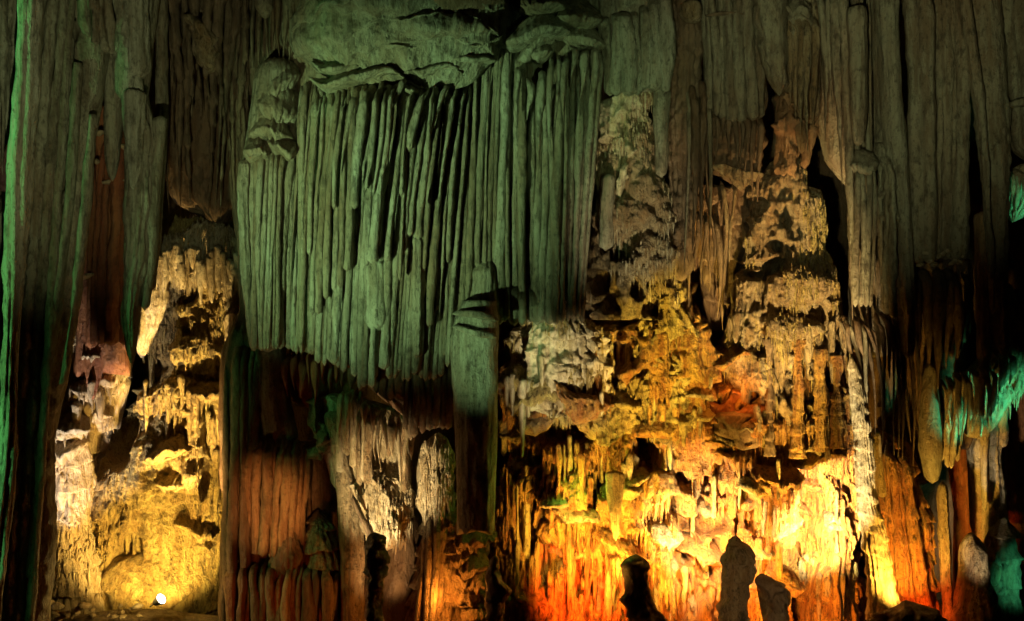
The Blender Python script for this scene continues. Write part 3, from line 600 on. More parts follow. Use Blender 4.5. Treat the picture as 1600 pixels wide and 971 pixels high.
rock('backing', [(0, 1218, 1282), (120, 1224, 1278), (200, 1240, 1278)], -.1, .3, 'tan', t, FINE + [FL(.1, .15)], seed=391, close=('flat', 'round'))
curtain(t, [(1210, 20), (1290, 20)], [(1215, 140), (1240, 170), (1262, 250), (1280, 160)], (1222, 1276), (1234, 1278), 5, -.5, 'tan', 392, wf=1.25, vary=8, tip='point')
for i, (y, a, b) in enumerate([(8, 1220, 1262), (28, 1222, 1268), (44, 1222, 1250)]):
    lip(t, y + 6, a, b, 11, .25, 'olive', 396 + i, -.55)
t = thing('flowstone', 'crinkled brown crust with a yellow lit lower lip below the cracked drapery', 'flowstone', (1145, 275, 0))
rock('crust', [(172, 1104, 1180), (190, 1098, 1196), (240, 1104, 1190), (275, 1116, 1184), (290, 1130, 1178)], .1, .4, 'brown', t, [('pop', .14, .15), RG(.2, 2), ('pit', .2, 3, .15), RG(.06, 9)], seed=401, close=('round', 'round'), du=.022, dz=.022)
rock('lip', [(258, 1112, 1135), (263, 1115, 1184), (270, 1124, 1183), (276, 1140, 1172)], -.2, .2, 'tan', t, [('pop', .12, .1), RG(.2, 3), RG(.1, 9)], seed=402, close=('round', 'round'), du=.018, dz=.012, fringe=(.1, .06))
curtain(t, [(1100, 176), (1200, 180)], [(1104, 330), (1120, 250), (1150, 262), (1190, 330)], (1100, 1192), (1104, 1190), 10, -.2, 'brown', 403, wf=.9, tip='point', vary=20, short=.3)
t = thing('stalactite', 'rusty brown broken stump at the very peak of the bright flowstone', 'stalactite', (1230, 250, -.3))
rock('stump', [(150, 1212, 1248), (165, 1208, 1252), (210, 1208, 1250), (262, 1206, 1246)], -.05, .3, 'umber', t, [('pop', .12, .13), FL(.08, .08), RG(.25, 3), RG(.1, 8), ('pit', .2, 4, .1)], seed=411, close=('flat', 'flat'), fringe=(.12, .06), du=.022, dz=.022)
rock('fang', [(195, 1254, 1276), (230, 1250, 1274), (265, 1254, 1262)], -.2, .16, 'umber', t, FINE + [RG(.15, 4)], seed=412, close=('round', 'round'), du=.022)
rock('fang', [(190, 1240, 1258), (215, 1244, 1258), (240, 1250, 1255)], -.4, .14, 'tan', t, FINE, seed=413, close=('round', 'round'), du=.022)

# dark curtains at the right
t = thing('drapery', 'dim olive curtain whose lower half fades to black right of the bright peak', 'drapery', (1320, 520, -.5))
rock('backing', [(0, 1272, 1378), (200, 1276, 1384), (250, 1290, 1384), (290, 1322, 1390), (400, 1326, 1400), (520, 1330, 1405), (560, 1330, 1405)], .3, .45, 'olive', t, FINE + [FL(.12, .28), RG(.2, .8, .4)], seed=421, du=.04, close=('flat', 'round'))
curtain(t, [(1270, -30), (1380, -30)], [(1280, 210), (1300, 265), (1318, 290), (1330, 500), (1380, 470)], (1276, 1376), (1284, 1390), 8, -.45, 'olive', 422, wf=1.2, bulge=.1, tip='point', short=.2, vary=20)
lip(t, 248, 1330, 1368, 12, .28, 'olive', 423, -.72, name='cap')
curtain(t, [(1320, 244), (1370, 244)], [(1330, 480), (1370, 480)], (1334, 1366), (1334, 1364), 4, -.75, 'olive', 424, wf=1.2, bulge=.05)
rock('notch_pillar', [(8, 1322, 1352), (60, 1326, 1352), (180, 1328, 1352), (230, 1334, 1350)], -.85, .2, 'olive', t, FINE + [FL(.05, .1)], seed=425, close=('round', 'round'), du=.025)
solo('column', 'long straight olive column leaning right, left of the longest black gap', 'column',
     [(0, 1366, 1402), (200, 1380, 1410), (425, 1402, 1424), (500, 1406, 1426), (560, 1410, 1424)], -.7, .32, 'olive', FINE + [FL(.04, .12), RG(.08, 1, .4)], 431, close=('flat', 'round'), du=.03)
t = thing('drapery', 'row of short crusty brown stalactites low between two long olive curtains', 'drapery', (1400, 480, -.4))
curtain(t, [(1370, 230), (1400, 250)], [(1370, 480), (1400, 500), (1425, 480)], (1372, 1402), (1376, 1412), 4, -.65, 'olive', 441, wf=1.2, ledgy=.7)
for i, (y, a, b) in enumerate([(236, 1366, 1392), (290, 1376, 1402), (330, 1382, 1404), (396, 1374, 1400)]):
    lip(t, y + 6, a, b, 12, .24, 'olive', 445 + i, -.74)
t = thing('drapery', 'smooth olive curtain of three broad folds ending in a tan rimmed arch', 'drapery', (1465, 410, -.6))
rock('backing', [(0, 1418, 1512), (200, 1424, 1512), (380, 1432, 1506), (404, 1438, 1500)], -.3, .3, 'olive', t, FINE + [FL(.1, .35)], seed=451, close=('flat', 'round'), du=.04)
for (a0, a1, b0, b1, n, sd) in [(1412, 1456, 1430, 1458, 2, 1), (1458, 1488, 1460, 1482, 2, 2), (1482, 1512, 1482, 1508, 2, 3)]:
    curtain(t, [(1400, -30), (1530, -30)], [(1400, 418), (1440, 414), (1470, 406), (1500, 410), (1520, 410)], (a0, a1), (b0, b1), n, -.6, 'olive', 455 + sd, wf=1.35, bulge=.1, wander=1.5)
for i in range(10):
    x = 1438 + i * 7.2; y = 412 - 9 * math.sin(math.pi * (i + .5) / 10)
    rock('rim', [(y - 4, x - 4, x + 4), (y, x - 6, x + 6), (y + 4, x - 4, x + 4)], -.78, .12, 'cream', t, FINE, seed=460 + i, close=('round', 'round'), du=.02, dz=.015)
t = thing('drapery', 'dark reddish brown recess drapery under the tan rimmed arch', 'drapery', (1465, 590, .2))
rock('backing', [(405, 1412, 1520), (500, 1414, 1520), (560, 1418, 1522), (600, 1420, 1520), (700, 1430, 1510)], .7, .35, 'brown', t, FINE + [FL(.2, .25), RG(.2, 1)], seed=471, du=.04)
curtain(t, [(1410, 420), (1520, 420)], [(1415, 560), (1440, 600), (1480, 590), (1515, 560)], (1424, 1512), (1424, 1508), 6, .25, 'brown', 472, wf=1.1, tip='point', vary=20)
t = thing('column', 'long fluted olive brown column leaning right near the right edge', 'column', (1560, 560, -.7))
rock('body', [(0, 1500, 1556), (75, 1512, 1566), (150, 1522, 1572), (300, 1538, 1574), (400, 1544, 1574), (486, 1546, 1576), (560, 1550, 1576)], -.5, .4, 'olive', t, [RG(.12, 1, .4), FL(.06, .2), ('pop', .03, .12), RG(.03, 9)], seed=481, close=('flat', 'round'), du=.028, dz=.04)
rock('ridge', [(0, 1494, 1514), (150, 1519, 1535), (300, 1535, 1548), (420, 1543, 1553), (490, 1546, 1554)], -.85, .2, 'olive', t, FINE, seed=482, close=('flat', 'round'), du=.028)
rock('ridge', [(330, 1522, 1546), (420, 1524, 1546), (540, 1526, 1548), (600, 1530, 1546)], -.35, .22, 'umber', t, FINE + [FL(.04, .1)], seed=483, close=('round', 'round'), du=.028)
t = thing('drapery', 'plain olive rock face in the top right corner', 'drapery', (1600, 250, -.6))
rock('face', [(0, 1552, 1700), (150, 1570, 1700), (240, 1574, 1700), (262, 1590, 1690)], -.5, .5, 'olive', t, [RG(.25, .9, .5), FL(.06, .3), ('pop', .04, .15), RG(.03, 9)], seed=491, close=('flat', 'round'), du=.035, dz=.04)
rock('ledge', [(150, 1574, 1690), (157, 1570, 1690), (166, 1576, 1690)], -1.0, .2, 'olive', t, FINE, seed=492, close=('round', 'round'), du=.04, dz=.02)

# ================================================================== teal lit rocks, right
t = thing('flowstone', 'teal lit ragged rock shelf bulging above the cream column at the right', 'flowstone', (1550, 680, .2))
rock('body', [(486, 1560, 1610), (530, 1552, 1610), (560, 1530, 1606), (585, 1500, 1602), (600, 1494, 1600), (640, 1500, 1562), (660, 1500, 1550), (684, 1504, 1526)], .3, .6, 'cream', t,
     [('pop', .12, .2), FL(.12, .16), RG(.25, 1.4), ('pit', .3, 2.5, .2), RG(.06, 7)], seed=501, close=('round', 'round'), du=.022, dz=.022, surf=True)
drips(t, [-1], 700, 'cream', 6)
curtain(t, [(1490, 585), (1600, 560)], [(1490, 680), (1510, 690), (1540, 668), (1570, 610), (1600, 600)], (1494, 1596), (1492, 1590), 11, -.3, 'cream', 502, wf=1.1, tip='point', vary=10, ledgy=.6)
t = thing('flowstone', 'small teal lit crag on the right edge beside a black opening', 'flowstone', (1590, 350, .2))
rock('body', [(255, 1578, 1640), (290, 1572, 1640), (330, 1574, 1600), (348, 1576, 1588)], .0, .3, 'cream', t, [('pop', .1, .2), FL(.08, .12), RG(.15, 2)], seed=506, close=('round', 'round'), du=.022, dz=.022)
curtain(t, [(1570, 265), (1640, 265)], [(1570, 340), (1585, 350), (1600, 310), (1640, 300)], (1574, 1630), (1574, 1630), 6, -.25, 'cream', 507, wf=1.1, tip='point', ledgy=.5)
solo('flowstone', 'narrow teal lit rib on the right edge above the ragged shelf', 'flowstone', [(440, 1566, 1578), (480, 1564, 1588), (540, 1562, 1594), (570, 1560, 1580)], -.1, .25, 'cream', [('pop', .1, .16), FL(.06, .1), RG(.1, 3)], 508, close=('round', 'round'), du=.022, dz=.022)
solo('column', 'smooth blade of rock lit teal down its right side below the dark curtains', 'column', [(558, 1452, 1458), (575, 1444, 1466), (650, 1438, 1470), (700, 1440, 1470), (756, 1446, 1466)], .1, .4, 'grey', FINE + [RG(.08, 1.2)], 511, close=('round', 'round'), du=.025)
t = thing('drapery', 'thin teal stalactites hanging beside the teal blade of rock', 'drapery', (1485, 730, .2))
curtain(t, [(1470, 590), (1502, 585)], [(1472, 716), (1485, 738), (1500, 716)], (1474, 1502), (1472, 1500), 4, .1, 'cream', 512, wf=1.2, ledgy=.5)
t = thing('column', 'thick cream column standing over the stalagmite at the right edge', 'column', (1540, 840, .8))
rock('body', [(640, 1520, 1562), (670, 1512, 1564), (700, 1510, 1562), (760, 1513, 1563), (820, 1516, 1564), (850, 1524, 1562)], .8, .5, 'cream', t, [RG(.14, 1.4, .5), FL(.06, .13), ('pop', .05, .12), RG(.04, 8)], seed=521, close=('round', 'flat'), du=.022, dz=.025)
rock('neck', [(600, 1545, 1570), (640, 1546, 1572), (700, 1548, 1568)], .6, .25, 'cream', t, FINE + [('pop', .1, .15)], seed=522, close=('round', 'round'), du=.022, dz=.025)
rock('drip', [(660, 1530, 1545), (720, 1532, 1544), (800, 1535, 1542)], .25, .1, 'cream', t, FINE, seed=523, close=('round', 'round'), du=.022)
solo('drapery', 'deep rust red rock wall between the teal blade and the cream column', 'drapery', [(640, 1478, 1530), (720, 1480, 1524), (800, 1490, 1520), (990, 1488, 1530)], 1.9, .35, 'rust', FINE + [FL(.15, .3)], 525, close=('round', 'flat'))
solo('drapery', 'dim rust red rock wall right of the cream column at the frame edge', 'drapery', [(560, 1560, 1720), (700, 1562, 1720), (990, 1560, 1720)], 1.9, .35, 'rust', FINE + [FL(.15, .3)], 526, close=('round', 'flat'))
t = thing('stalagmite', 'rounded brown stalagmite with a blunt tip in the bottom right corner', 'stalagmite', (1525, 985, -.4))
rock('body', [(832, 1506, 1526), (850, 1500, 1536), (900, 1498, 1546), (940, 1492, 1556), (1000, 1484, 1566)], -.4, .5, 'tan', t, [RG(.12, 1.6), ('pop', .06, .16), RG(.03, 9)], seed=531, close=('round', 'flat'), du=.025, dz=.025)
t = thing('stalagmite', 'lumpy dark green flowstone behind the blunt stalagmite at the right', 'stalagmite', (1565, 985, .1))
rock('body', [(808, 1562, 1578), (840, 1540, 1584), (870, 1534, 1584), (930, 1540, 1586), (1000, 1540, 1592)], .1, .45, 'olive', t, [RG(.16, 1.8), ('ledge', .1, .4), ('pop', .1, .2), RG(.03, 9)], seed=535, close=('round', 'flat'), du=.025, dz=.025)
rock('knob', [(866, 1540, 1560), (880, 1536, 1562), (905, 1540, 1558)], -.3, .2, 'cream', t, FINE, seed=536, close=('round', 'round'), du=.025, dz=.02)
solo('stalagmite', 'tall thin stick like stalagmite in the dark near the right edge', 'stalagmite', [(752, 1468, 1476), (775, 1463, 1480), (850, 1468, 1482), (960, 1474, 1486), (1000, 1474, 1488)], -.1, .14, 'tan', FINE + [FL(.03, .08)], 541, close=('round', 'flat'), du=.02)
# dark ragged curtain over the orange drapery
t = thing('drapery', 'ragged dark brown curtain with teal glints above the orange drapery', 'drapery', (1375, 680, .1))
rock('backing', [(500, 1306, 1424), (560, 1326, 1424), (650, 1338, 1430), (690, 1360, 1440), (760, 1400, 1450)], .8, .35, 'brown', t, FINE + [FL(.2, .2)], seed=551, close=('round', 'round'))
curtain(t, [(1300, 500), (1430, 480)], [(1320, 560), (1340, 590), (1360, 670), (1400, 690), (1430, 720)], (1308, 1428), (1326, 1440), 17, -.25, 'brown', 552, wf=1.0, tip='point', vary=25, short=.3, mats=['brown', 'olive', 'brown'], ledgy=.4, wander=4)
# ================================================================== bright flowstone on the right: built as neighbouring bodies
BIG = [('ledge', .10, .55), FL(.09, .15, .12), RG(.22, .9), ('pit', .35, 1.8, .20, .4), ('pop', .07, .16), RG(.06, 6), RG(.025, 16)]
t = thing('flowstone', 'tan crusted peak of the bright flowstone, pierced by black hollows', 'flowstone', (1230, 540, .3))
rock('peak', [(240, 1196, 1262), (290, 1170, 1276), (330, 1160, 1286), (400, 1166, 1292), (430, 1148, 1296), (486, 1140, 1300), (540, 1126, 1306), (580, 1130, 1310), (660, 1180, 1330)], .55, .75, 'tan', t,
     [('pop', .07, .10), RG(.3, 1.2), FL(.09, .10, .1), RG(.12, 5), RG(.05, 16), ('pit', .3, 2.6, .2, .6), ('ledge', .04, .5), FL(.07, .17),
      ('stamp', [(1172, 325, 20, 14, -.7), (1162, 356, 12, 22, -.6), (1200, 382, 12, 10, -.8), (1222, 338, 7, 14, -.7), (1188, 418, 30, 11, -1.0), (1204, 406, 14, 8, -.9), (1170, 430, 16, 8, -.7), (1262, 280, 18, 30, -.6), (1210, 330, 30, 14, .2), (1230, 450, 55, 30, .35), (1215, 510, 60, 22, .25)])],
     seed=601, du=.02, dz=.02, close=('round', 'flat'), box=1.2, surf=True)
for i, (x, y0, y1, r) in enumerate([(1202, 528, 600, 6), (1214, 535, 590, 5), (1222, 530, 620, 6), (1236, 530, 600, 6), (1262, 530, 600, 6), (1280, 540, 620, 7), (1300, 520, 600, 7), (1318, 520, 570, 6), (1150, 510, 540, 5), (1140, 515, 535, 4)]):
    rock('stalactite', [(y0 - 20, x - r, x + r), ((y0 + y1) / 2, x - r * .8, x + r * .8), (y1, x - 1, x + 1)], -.15, .1, 'tan', t, FINE, seed=620 + i, close=('round', 'round'), du=.018, dz=.04)
t = thing('flowstone', 'dark broken rock with small ledges in the hollow left of the tan peak', 'flowstone', (1090, 500, .9))
rock('body', [(290, 1040, 1180), (360, 1030, 1180), (440, 1020, 1160), (520, 1030, 1140), (580, 1040, 1140)], 1.2, .5, 'brown', t, [('pit', .6, 1.4, .1, .4), FL(.15, .2), ('ledge', .2, .6), RG(.3, 1.2), RG(.06, 7)], seed=641, du=.03, dz=.03)
curtain(t, [(1040, 330), (1150, 330)], [(1040, 470), (1060, 520), (1100, 500), (1150, 540)], (1056, 1140), (1056, 1136), 9, .5, 'brown', 655, wf=.9, tip='point', vary=30, short=.3, wander=4)
curtain(t, [(1110, 280), (1160, 280)], [(1110, 420), (1160, 400)], (1128, 1150), (1124, 1148), 2, .2, 'tan', 656, wf=.8, tip='point', vary=15, wander=4)
t = thing('flowstone', 'mottled yellow popcorn column in the middle of the bright flowstone', 'flowstone', (1030, 640, .3))
rock('body', [(420, 1000, 1060), (470, 992, 1066), (520, 986, 1110), (560, 975, 1106), (620, 965, 1100), (680, 970, 1106)], .5, .5, 'ochre', t, [('pop', .12, .10), ('pit', .22, 4.5, .08, .7), FL(.08, .11), RG(.22, 1.5), RG(.12, 6), RG(.06, 18)], seed=661, du=.018, dz=.018, close=('round', 'round'), surf=True)
t = thing('flowstone', 'whitish hood of flowstone curving over a black mouth in the bright wall', 'flowstone', (860, 700, .2))
rock('hood', [(486, 800, 925), (508, 792, 934), (520, 788, 938), (545, 786, 944), (580, 786, 950), (610, 788, 960), (636, 795, 975), (650, 800, 940)], .25, .5, 'cream', t,
     [('pop', .09, .13), RG(.35, 1.5), FL(.09, .10), RG(.16, 5), RG(.06, 16), ('pit', .3, 2.6, .18, .6), ('ledge', .1, .4), ('stamp', [(806, 555, 11, 32, -.6), (895, 575, 45, 24, .15)])], seed=701, du=.018, dz=.018, close=('round', 'round'), surf=True)
rock('lip', [(590, 850, 866), (608, 852, 940), (622, 862, 952), (640, 878, 930), (650, 885, 910)], -.12, .3, 'amber', t, [RG(.3, 1.8), ('pop', .1, .12), FL(.07, .08), RG(.1, 8)], seed=702, close=('round', 'round'), du=.02, dz=.018)
for i, (x, y0, y1, r) in enumerate([(816, 590, 716, 8), (800, 570, 640, 6), (826, 600, 660, 5), (792, 600, 650, 5), (846, 560, 640, 6), (940, 600, 640, 5)]):
    rock('stalactite', [(y0, x - r, x + r), ((y0 + y1) / 2, x - r * .8, x + r * .8), (y1, x - 2, x + 2)], -.25, .13, 'cream', t, FINE, seed=705 + i, close=('round', 'round'), du=.02, dz=.04)
# yellow bulb in the mouth
t = thing('flowstone', 'bulbous yellow flowstone lump hanging at the right of the black mouth', 'flowstone', (965, 706, -.1))
rock('bulb', [(632, 940, 1000), (645, 922, 1008), (668, 918, 1010), (688, 930, 1000), (704, 936, 962), (712, 940, 950)], .25, .4, 'ochre', t, [('pop', .1, .13), RG(.35, 1.8), FL(.1, .09), ('pit', .25, 3, .15), RG(.12, 8)], seed=711, close=('round', 'round'), du=.018, dz=.018)
# the main lower wall
_r = random.Random(8); CREV = [(_r.uniform(790, 1330), _r.uniform(640, 930), _r.uniform(5, 10), _r.uniform(22, 62), -.75) for _ in range(26)]
t = thing('flowstone', 'huge glowing amber flowstone wall of drips and ledges filling the lower right', 'flowstone', (1060, 960, .9))
rock('wall', [(440, 915, 1310), (498, 900, 1325), (512, 782, 1328), (600, 780, 1334), (650, 782, 1338), (700, 780, 1340), (780, 776, 1342), (860, 770, 1346), (960, 760, 1360), (1000, 755, 1365)], 1.3, 1.25, 'amber', t,
     [('ledge', .09, .62), FL(.13, .13, .12), RG(.35, .8), ('pit', .7, 1.5, .12, .4), ('pit', .3, 3.5, .13, .35), ('pop', .07, .13), RG(.12, 5), RG(.05, 15),
      ('stamp', [(870, 664, 56, 32, -1.3), (797, 652, 9, 40, -.9), (1030, 640, 30, 14, -.5), (1035, 735, 35, 14, -.6), (1095, 745, 32, 16, -.8), (830, 715, 26, 10, -.6), (940, 742, 22, 14, -.8), (1000, 660, 14, 26, -.5),
                 (1150, 570, 40, 50, -1.2), (1165, 655, 34, 24, .4), (1110, 620, 24, 30, -.7), (1212, 590, 10, 60, -.9), (1250, 580, 8, 50, -.9), (1120, 700, 30, 14, .3), (890, 760, 50, 40, .35), (965, 850, 36, 12, .5), (1090, 800, 40, 18, -.4),
                 (1060, 860, 60, 24, .3), (1150, 760, 30, 60, .3), (1290, 790, 40, 60, .2), (1210, 740, 60, 30, .35), (1230, 860, 26, 26, -.5), (1265, 660, 46, 26, .3), (1010, 790, 22, 20, -.4), (820, 800, 16, 50, -.5), (860, 850, 24, 30, -.5), (1325, 660, 12, 60, -.9), (960, 540, 26, 30, -.4), (1115, 520, 20, 30, -.5), (1330, 850, 14, 60, -.5), (930, 905, 10, 40, -.4), (1000, 900, 22, 40, -.5)] + CREV + [(1340, 900, 6, 60, -.5)])],
     seed=721, du=.019, dz=.019, box=2.2, close=('round', 'flat'), surf=True)
A = 'amber'
drips(t, [-1], 9000, 'amber', 11, ln=(.05, .3), box=(770, 600, 1345, 990))
drips(t, [-2, -3, -4], 3500, 'ochre', 12, box=(780, 250, 1330, 700))
def drip(x, y0, y1, r, Y, m, sd, p=t, nm='stalactite', r2=None):
    r2 = r * .8 if r2 is None else r2
    return rock(nm, [(y0, x - r, x + r), ((y0 + y1) / 2, x - (r + r2) / 2 + 1, x + (r + r2) / 2 + 1), (y1 - (y1 - y0) * .1, x - r2, x + r2), (y1, x - 1.5, x + 1.5)], Y, max(.08, r * .013), m, p,
         FINE + [FL(.02, .05), ('rough', .04, 4, .5)], seed=sd, close=('round', 'round'), du=.018, dz=.035)
R = random.Random(77)
# dripping rows (x0, x1, y top, y bottom, count, depth)
n = 0
for (x0, x1, y0, y1, c, Y) in [(786, 850, 740, 960, 8, .0), (850, 930, 760, 960, 9, -.05), (930, 1000, 860, 990, 6, -.05), (1010, 1070, 870, 990, 6, .05), (860, 930, 690, 790, 8, .1), (920, 1000, 700, 800, 7, .1), (1000, 1060, 700, 790, 6, .1),
                               (1122, 1168, 690, 812, 6, -.1), (1060, 1120, 750, 850, 5, .1), (1170, 1240, 640, 720, 7, .0), (1190, 1260, 740, 830, 9, -.1), (1240, 1300, 620, 720, 6, -.05), (1260, 1330, 770, 900, 8, -.15), (1180, 1260, 850, 930, 6, -.05),
                               (1000, 1100, 640, 700, 8, .1), (1230, 1336, 880, 985, 8, -.1), (1060, 1130, 880, 960, 6, .0), (780, 830, 640, 740, 4, .2), (1100, 1200, 600, 660, 6, .6), (1296, 1336, 560, 700, 4, .1)]:
    for i in range(c):
        x = lerp(x0, x1, (i + R.uniform(.2, .8)) / c); r = (x1 - x0) / c * R.uniform(.3, .62)
        a = y0 + R.uniform(-18, 18); b = y1 + R.uniform(-40, 12); n += 1
        if R.random() < .25: b = lerp(a, b, .55)
        drip(x, a, b, r * .8, front(x, (a * .4 + b * .6), 0, Y) + R.uniform(-.06, .06), R.choice(['amber', 'amber', 'ochre', 'tan']), 800 + n)
# small lips and shelves
for i in range(80):
    x = R.uniform(790, 1330); y = R.uniform(600, 940); wd = R.uniform(12, 40); h = R.uniform(4, 11)
    lip(t, y, x - wd, x + wd, h, R.uniform(.16, .32), R.choice(['amber', 'ochre', 'tan']), 1000 + i, front(x, y, 0, .1) + R.uniform(.06, .14))
for i, (y, a, b, h, Y) in enumerate([(850, 932, 996, 10, -.35), (690, 1100, 1190, 9, -.2), (612, 1100, 1150, 12, .2), (560, 1110, 1180, 10, -.1), (745, 1170, 1260, 12, -.3), (870, 1060, 1130, 12, -.2), (758, 1240, 1330, 14, -.35), (716, 1240, 1320, 12, -.25), (905, 1190, 1260, 14, -.3)]):
    lip(t, y, a, b, h * .8, .4, A, 1100 + i, front((a + b) / 2, y, 0, Y) + .06, name='shelf')
# slim pillars in the openings under the peak
g = 'slim pillars under the tan peak'
for i, (lab, x, y0, y1, r) in enumerate([('slim pillar crossing the left edge of the dark rusty cavity under the tan peak', 1202, 528, 712, 5), ('ribbed amber pillar in the middle under the tan peak', 1246, 530, 715, 10), ('short ribbed pillar beside the leaning bright column', 1282, 545, 705, 9), ('narrow knobbly pillar right under the tan peak shoulder', 1308, 555, 700, 7)]):
    o = rock('pillar', [(y0, x - r * 1.3, x + r * 1.3), (y0 + 40, x - r * .7, x + r * .7), ((y0 + y1) / 2, x - r, x + r), (y1 - 30, x - r * .9, x + r * .9), (y1, x - r * 1.5, x + r * 1.5)], -.2, max(.08, r * .012), 'amber' if i else 'brown', None,
             FINE + [('ledge', .03, .26), FL(.03, .07), RG(.06, 3)], seed=1120 + i, du=.018, dz=.02)
    tag(o, lab, 'pillar', g)
t = thing('flowstone', 'rust orange arched cavity lining under the left of the tan peak', 'flowstone', (1150, 700, .6))
rock('arch', [(526, 1120, 1180), (545, 1104, 1192), (600, 1100, 1198), (660, 1100, 1198), (700, 1110, 1190)], .75, .5, 'rust', t, [('pop', .12, .2), ('ledge', .14, .5), RG(.25, 1.2), RG(.06, 7), ('stamp', [(1150, 575, 32, 30, -.5), (1165, 645, 30, 20, .3), (1120, 600, 18, 24, -.3)])], seed=1131, close=('round', 'round'), du=.02, dz=.02)
rock('hump', [(636, 1150, 1180), (650, 1128, 1192), (680, 1112, 1196), (700, 1116, 1190)], .2, .4, 'brown', t, [('pop', .1, .16), RG(.14, 2), RG(.05, 9)], seed=1132, close=('round', 'round'), du=.02, dz=.02)
# hanging translucent green stalactite
solo('stalactite', 'green and yellow glowing stalactite hanging over the white hot ledge', 'stalactite', [(735, 944, 976), (760, 948, 974), (790, 951, 972), (825, 955, 968), (846, 958, 965)], -.6, .14, 'ochre', FINE + [FL(.03, .08)], 1141, close=('round', 'round'), du=.018, dz=.03)
# bright leaning column and the orange drapery
t = thing('column', 'dazzling white and yellow ribbed column leaning right beside the flowstone wall', 'column', (1378, 950, -.2))
rock('body', [(558, 1326, 1333), (580, 1327, 1341), (610, 1328, 1348), (661, 1332, 1356), (766, 1340, 1362), (800, 1342, 1372), (836, 1348, 1382), (880, 1354, 1388), (900, 1354, 1394), (936, 1356, 1402), (985, 1350, 1416)], -.5, .3, 'cream', t, [('ledge', .025, .33), FL(.07, .08), RG(.12, 1.6, .5), ('pop', .02, .1), RG(.04, 9)], seed=1151, close=('round', 'flat'), du=.018, dz=.018)
rock('rib', [(680, 1352, 1362), (760, 1358, 1370), (830, 1366, 1382), (900, 1372, 1388)], -.3, .12, 'cream', t, FINE, seed=1152, close=('round', 'round'), du=.018)
t = thing('drapery', 'bright orange ribbed drapery sweeping down to the right', 'drapery', (1410, 950, .1))
rock('backing', [(668, 1360, 1372), (690, 1360, 1416), (741, 1362, 1430), (786, 1368, 1452), (850, 1380, 1456), (921, 1388, 1458), (975, 1388, 1462)], .3, .35, 'amber', t, [FL(.12, .14), ('ledge', .08, .4), RG(.15, 1.5), RG(.04, 9)], seed=1161, close=('round', 'flat'), du=.022, dz=.025)
curtain(t, [(1355, 668), (1390, 690), (1420, 690)], [(1380, 900), (1400, 930), (1430, 950), (1458, 950)], (1360, 1414), (1386, 1456), 7, .0, 'amber', 1162, wf=1.2, bulge=.15, ledgy=.6, vary=15)
rock('stub', [(668, 1358, 1374), (720, 1362, 1378), (780, 1370, 1384)], -.15, .14, 'ochre', t, FINE, seed=1170, close=('round', 'round'), du=.02)
# bottom right mounds and dark stalagmites
t = thing('boulder', 'low brown rock bank along the bottom under the orange drapery', 'boulder', (1400, 975, -.6))
rock('bank', [(938, 1400, 1430), (952, 1385, 1465), (975, 1350, 1490), (1010, 1320, 1500), (1070, 1310, 1510)], -2.0, .4, 'brown', t, [RG(.4, 1.8), ('pop', .12, .16), RG(.14, 7)], seed=1181, close=('round', 'flat'), du=.025, dz=.025)
def smite(lab, rows, Y, d, m, sd):
    solo('stalagmite', lab, 'stalagmite', [(y - (y - 485.5) * 0 , xl, xr) for y, xl, xr in rows] + [(1090, rows[-1][1] - 4, rows[-1][2] + 4)], Y, d, m, [RG(.2, 2.2), ('pop', .06, .13), RG(.10, 7), RG(.04, 7, .7), ('ledge', .04, .3)], sd, close=('round', 'flat'), du=.022, dz=.022)
smite('tall blunt dark stalagmite in silhouette against the brightest flowstone', [(836, 1141, 1158), (850, 1133, 1166), (880, 1128, 1170), (930, 1126, 1172), (1010, 1122, 1176)], -2.4, .24, 'tan', 1191)
smite('leaning black stalagmite lump in silhouette low at the right of centre', [(896, 1180, 1200), (910, 1182, 1214), (930, 1186, 1226), (960, 1192, 1232), (1010, 1196, 1240)], -2.4, .25, 'brown', 1192)
smite('small black knobbly stalagmite in front of the amber wall', [(866, 982, 1004), (880, 977, 1010), (900, 976, 1012), (930, 976, 1020), (960, 984, 1034), (1010, 980, 1046)], -2.2, .16, 'brown', 1193)
smite('smooth black stalagmite finger in front of the pale central column', [(832, 574, 596), (850, 570, 600), (900, 569, 600), (1010, 566, 604)], -3.4, .2, 'brown', 1194)
smite('slender dark fluted stalagmite at the left end of the amber wall', [(868, 768, 780), (900, 764, 784), (1010, 762, 790)], -2.2, .14, 'brown', 1196)

# ================================================================== lower middle
t = thing('drapery', 'orange brown ribbed drapery low between the alcove and the centre', 'drapery', (420, 870, .2))
rock('backing', [(678, 385, 470), (700, 368, 484), (800, 358, 482), (850, 356, 478), (872, 360, 470)], .3, .35, 'umber', t, FINE + [FL(.12, .16)], seed=1201, close=('round', 'round'))
curtain(t, [(370, 700), (385, 686), (440, 680), (460, 690), (484, 700)], [(358, 880), (400, 868), (430, 874), (470, 860), (480, 850)], (370, 484), (358, 478), 11, -.05, 'umber', 1202, wf=1.3, bulge=.2)
solo('column', 'flat pale green brown slab standing under the left wing of the drapery', 'column', [(516, 400, 444), (580, 402, 448), (640, 408, 458), (686, 410, 470), (700, 420, 470)], .1, .3, 'olive', FINE + [RG(.1, 1.5), FL(.03, .2)], 1211, close=('round', 'round'), du=.028, box=1.5)
t = thing('drapery', 'small rusty red stalactites tucked under the green drapery edge', 'drapery', (480, 640, .2))
rock('backing', [(545, 436, 560), (590, 440, 560), (640, 460, 540)], .5, .3, 'rust', t, FINE + [FL(.2, .2)], seed=1221, close=('round', 'round'))
curtain(t, [(440, 545), (560, 570)], [(440, 600), (470, 625), (500, 610), (560, 620)], (442, 560), (442, 556), 10, .0, 'rust', 1222, wf=1.1, tip='point', vary=18, mats=['rust', 'brown'])
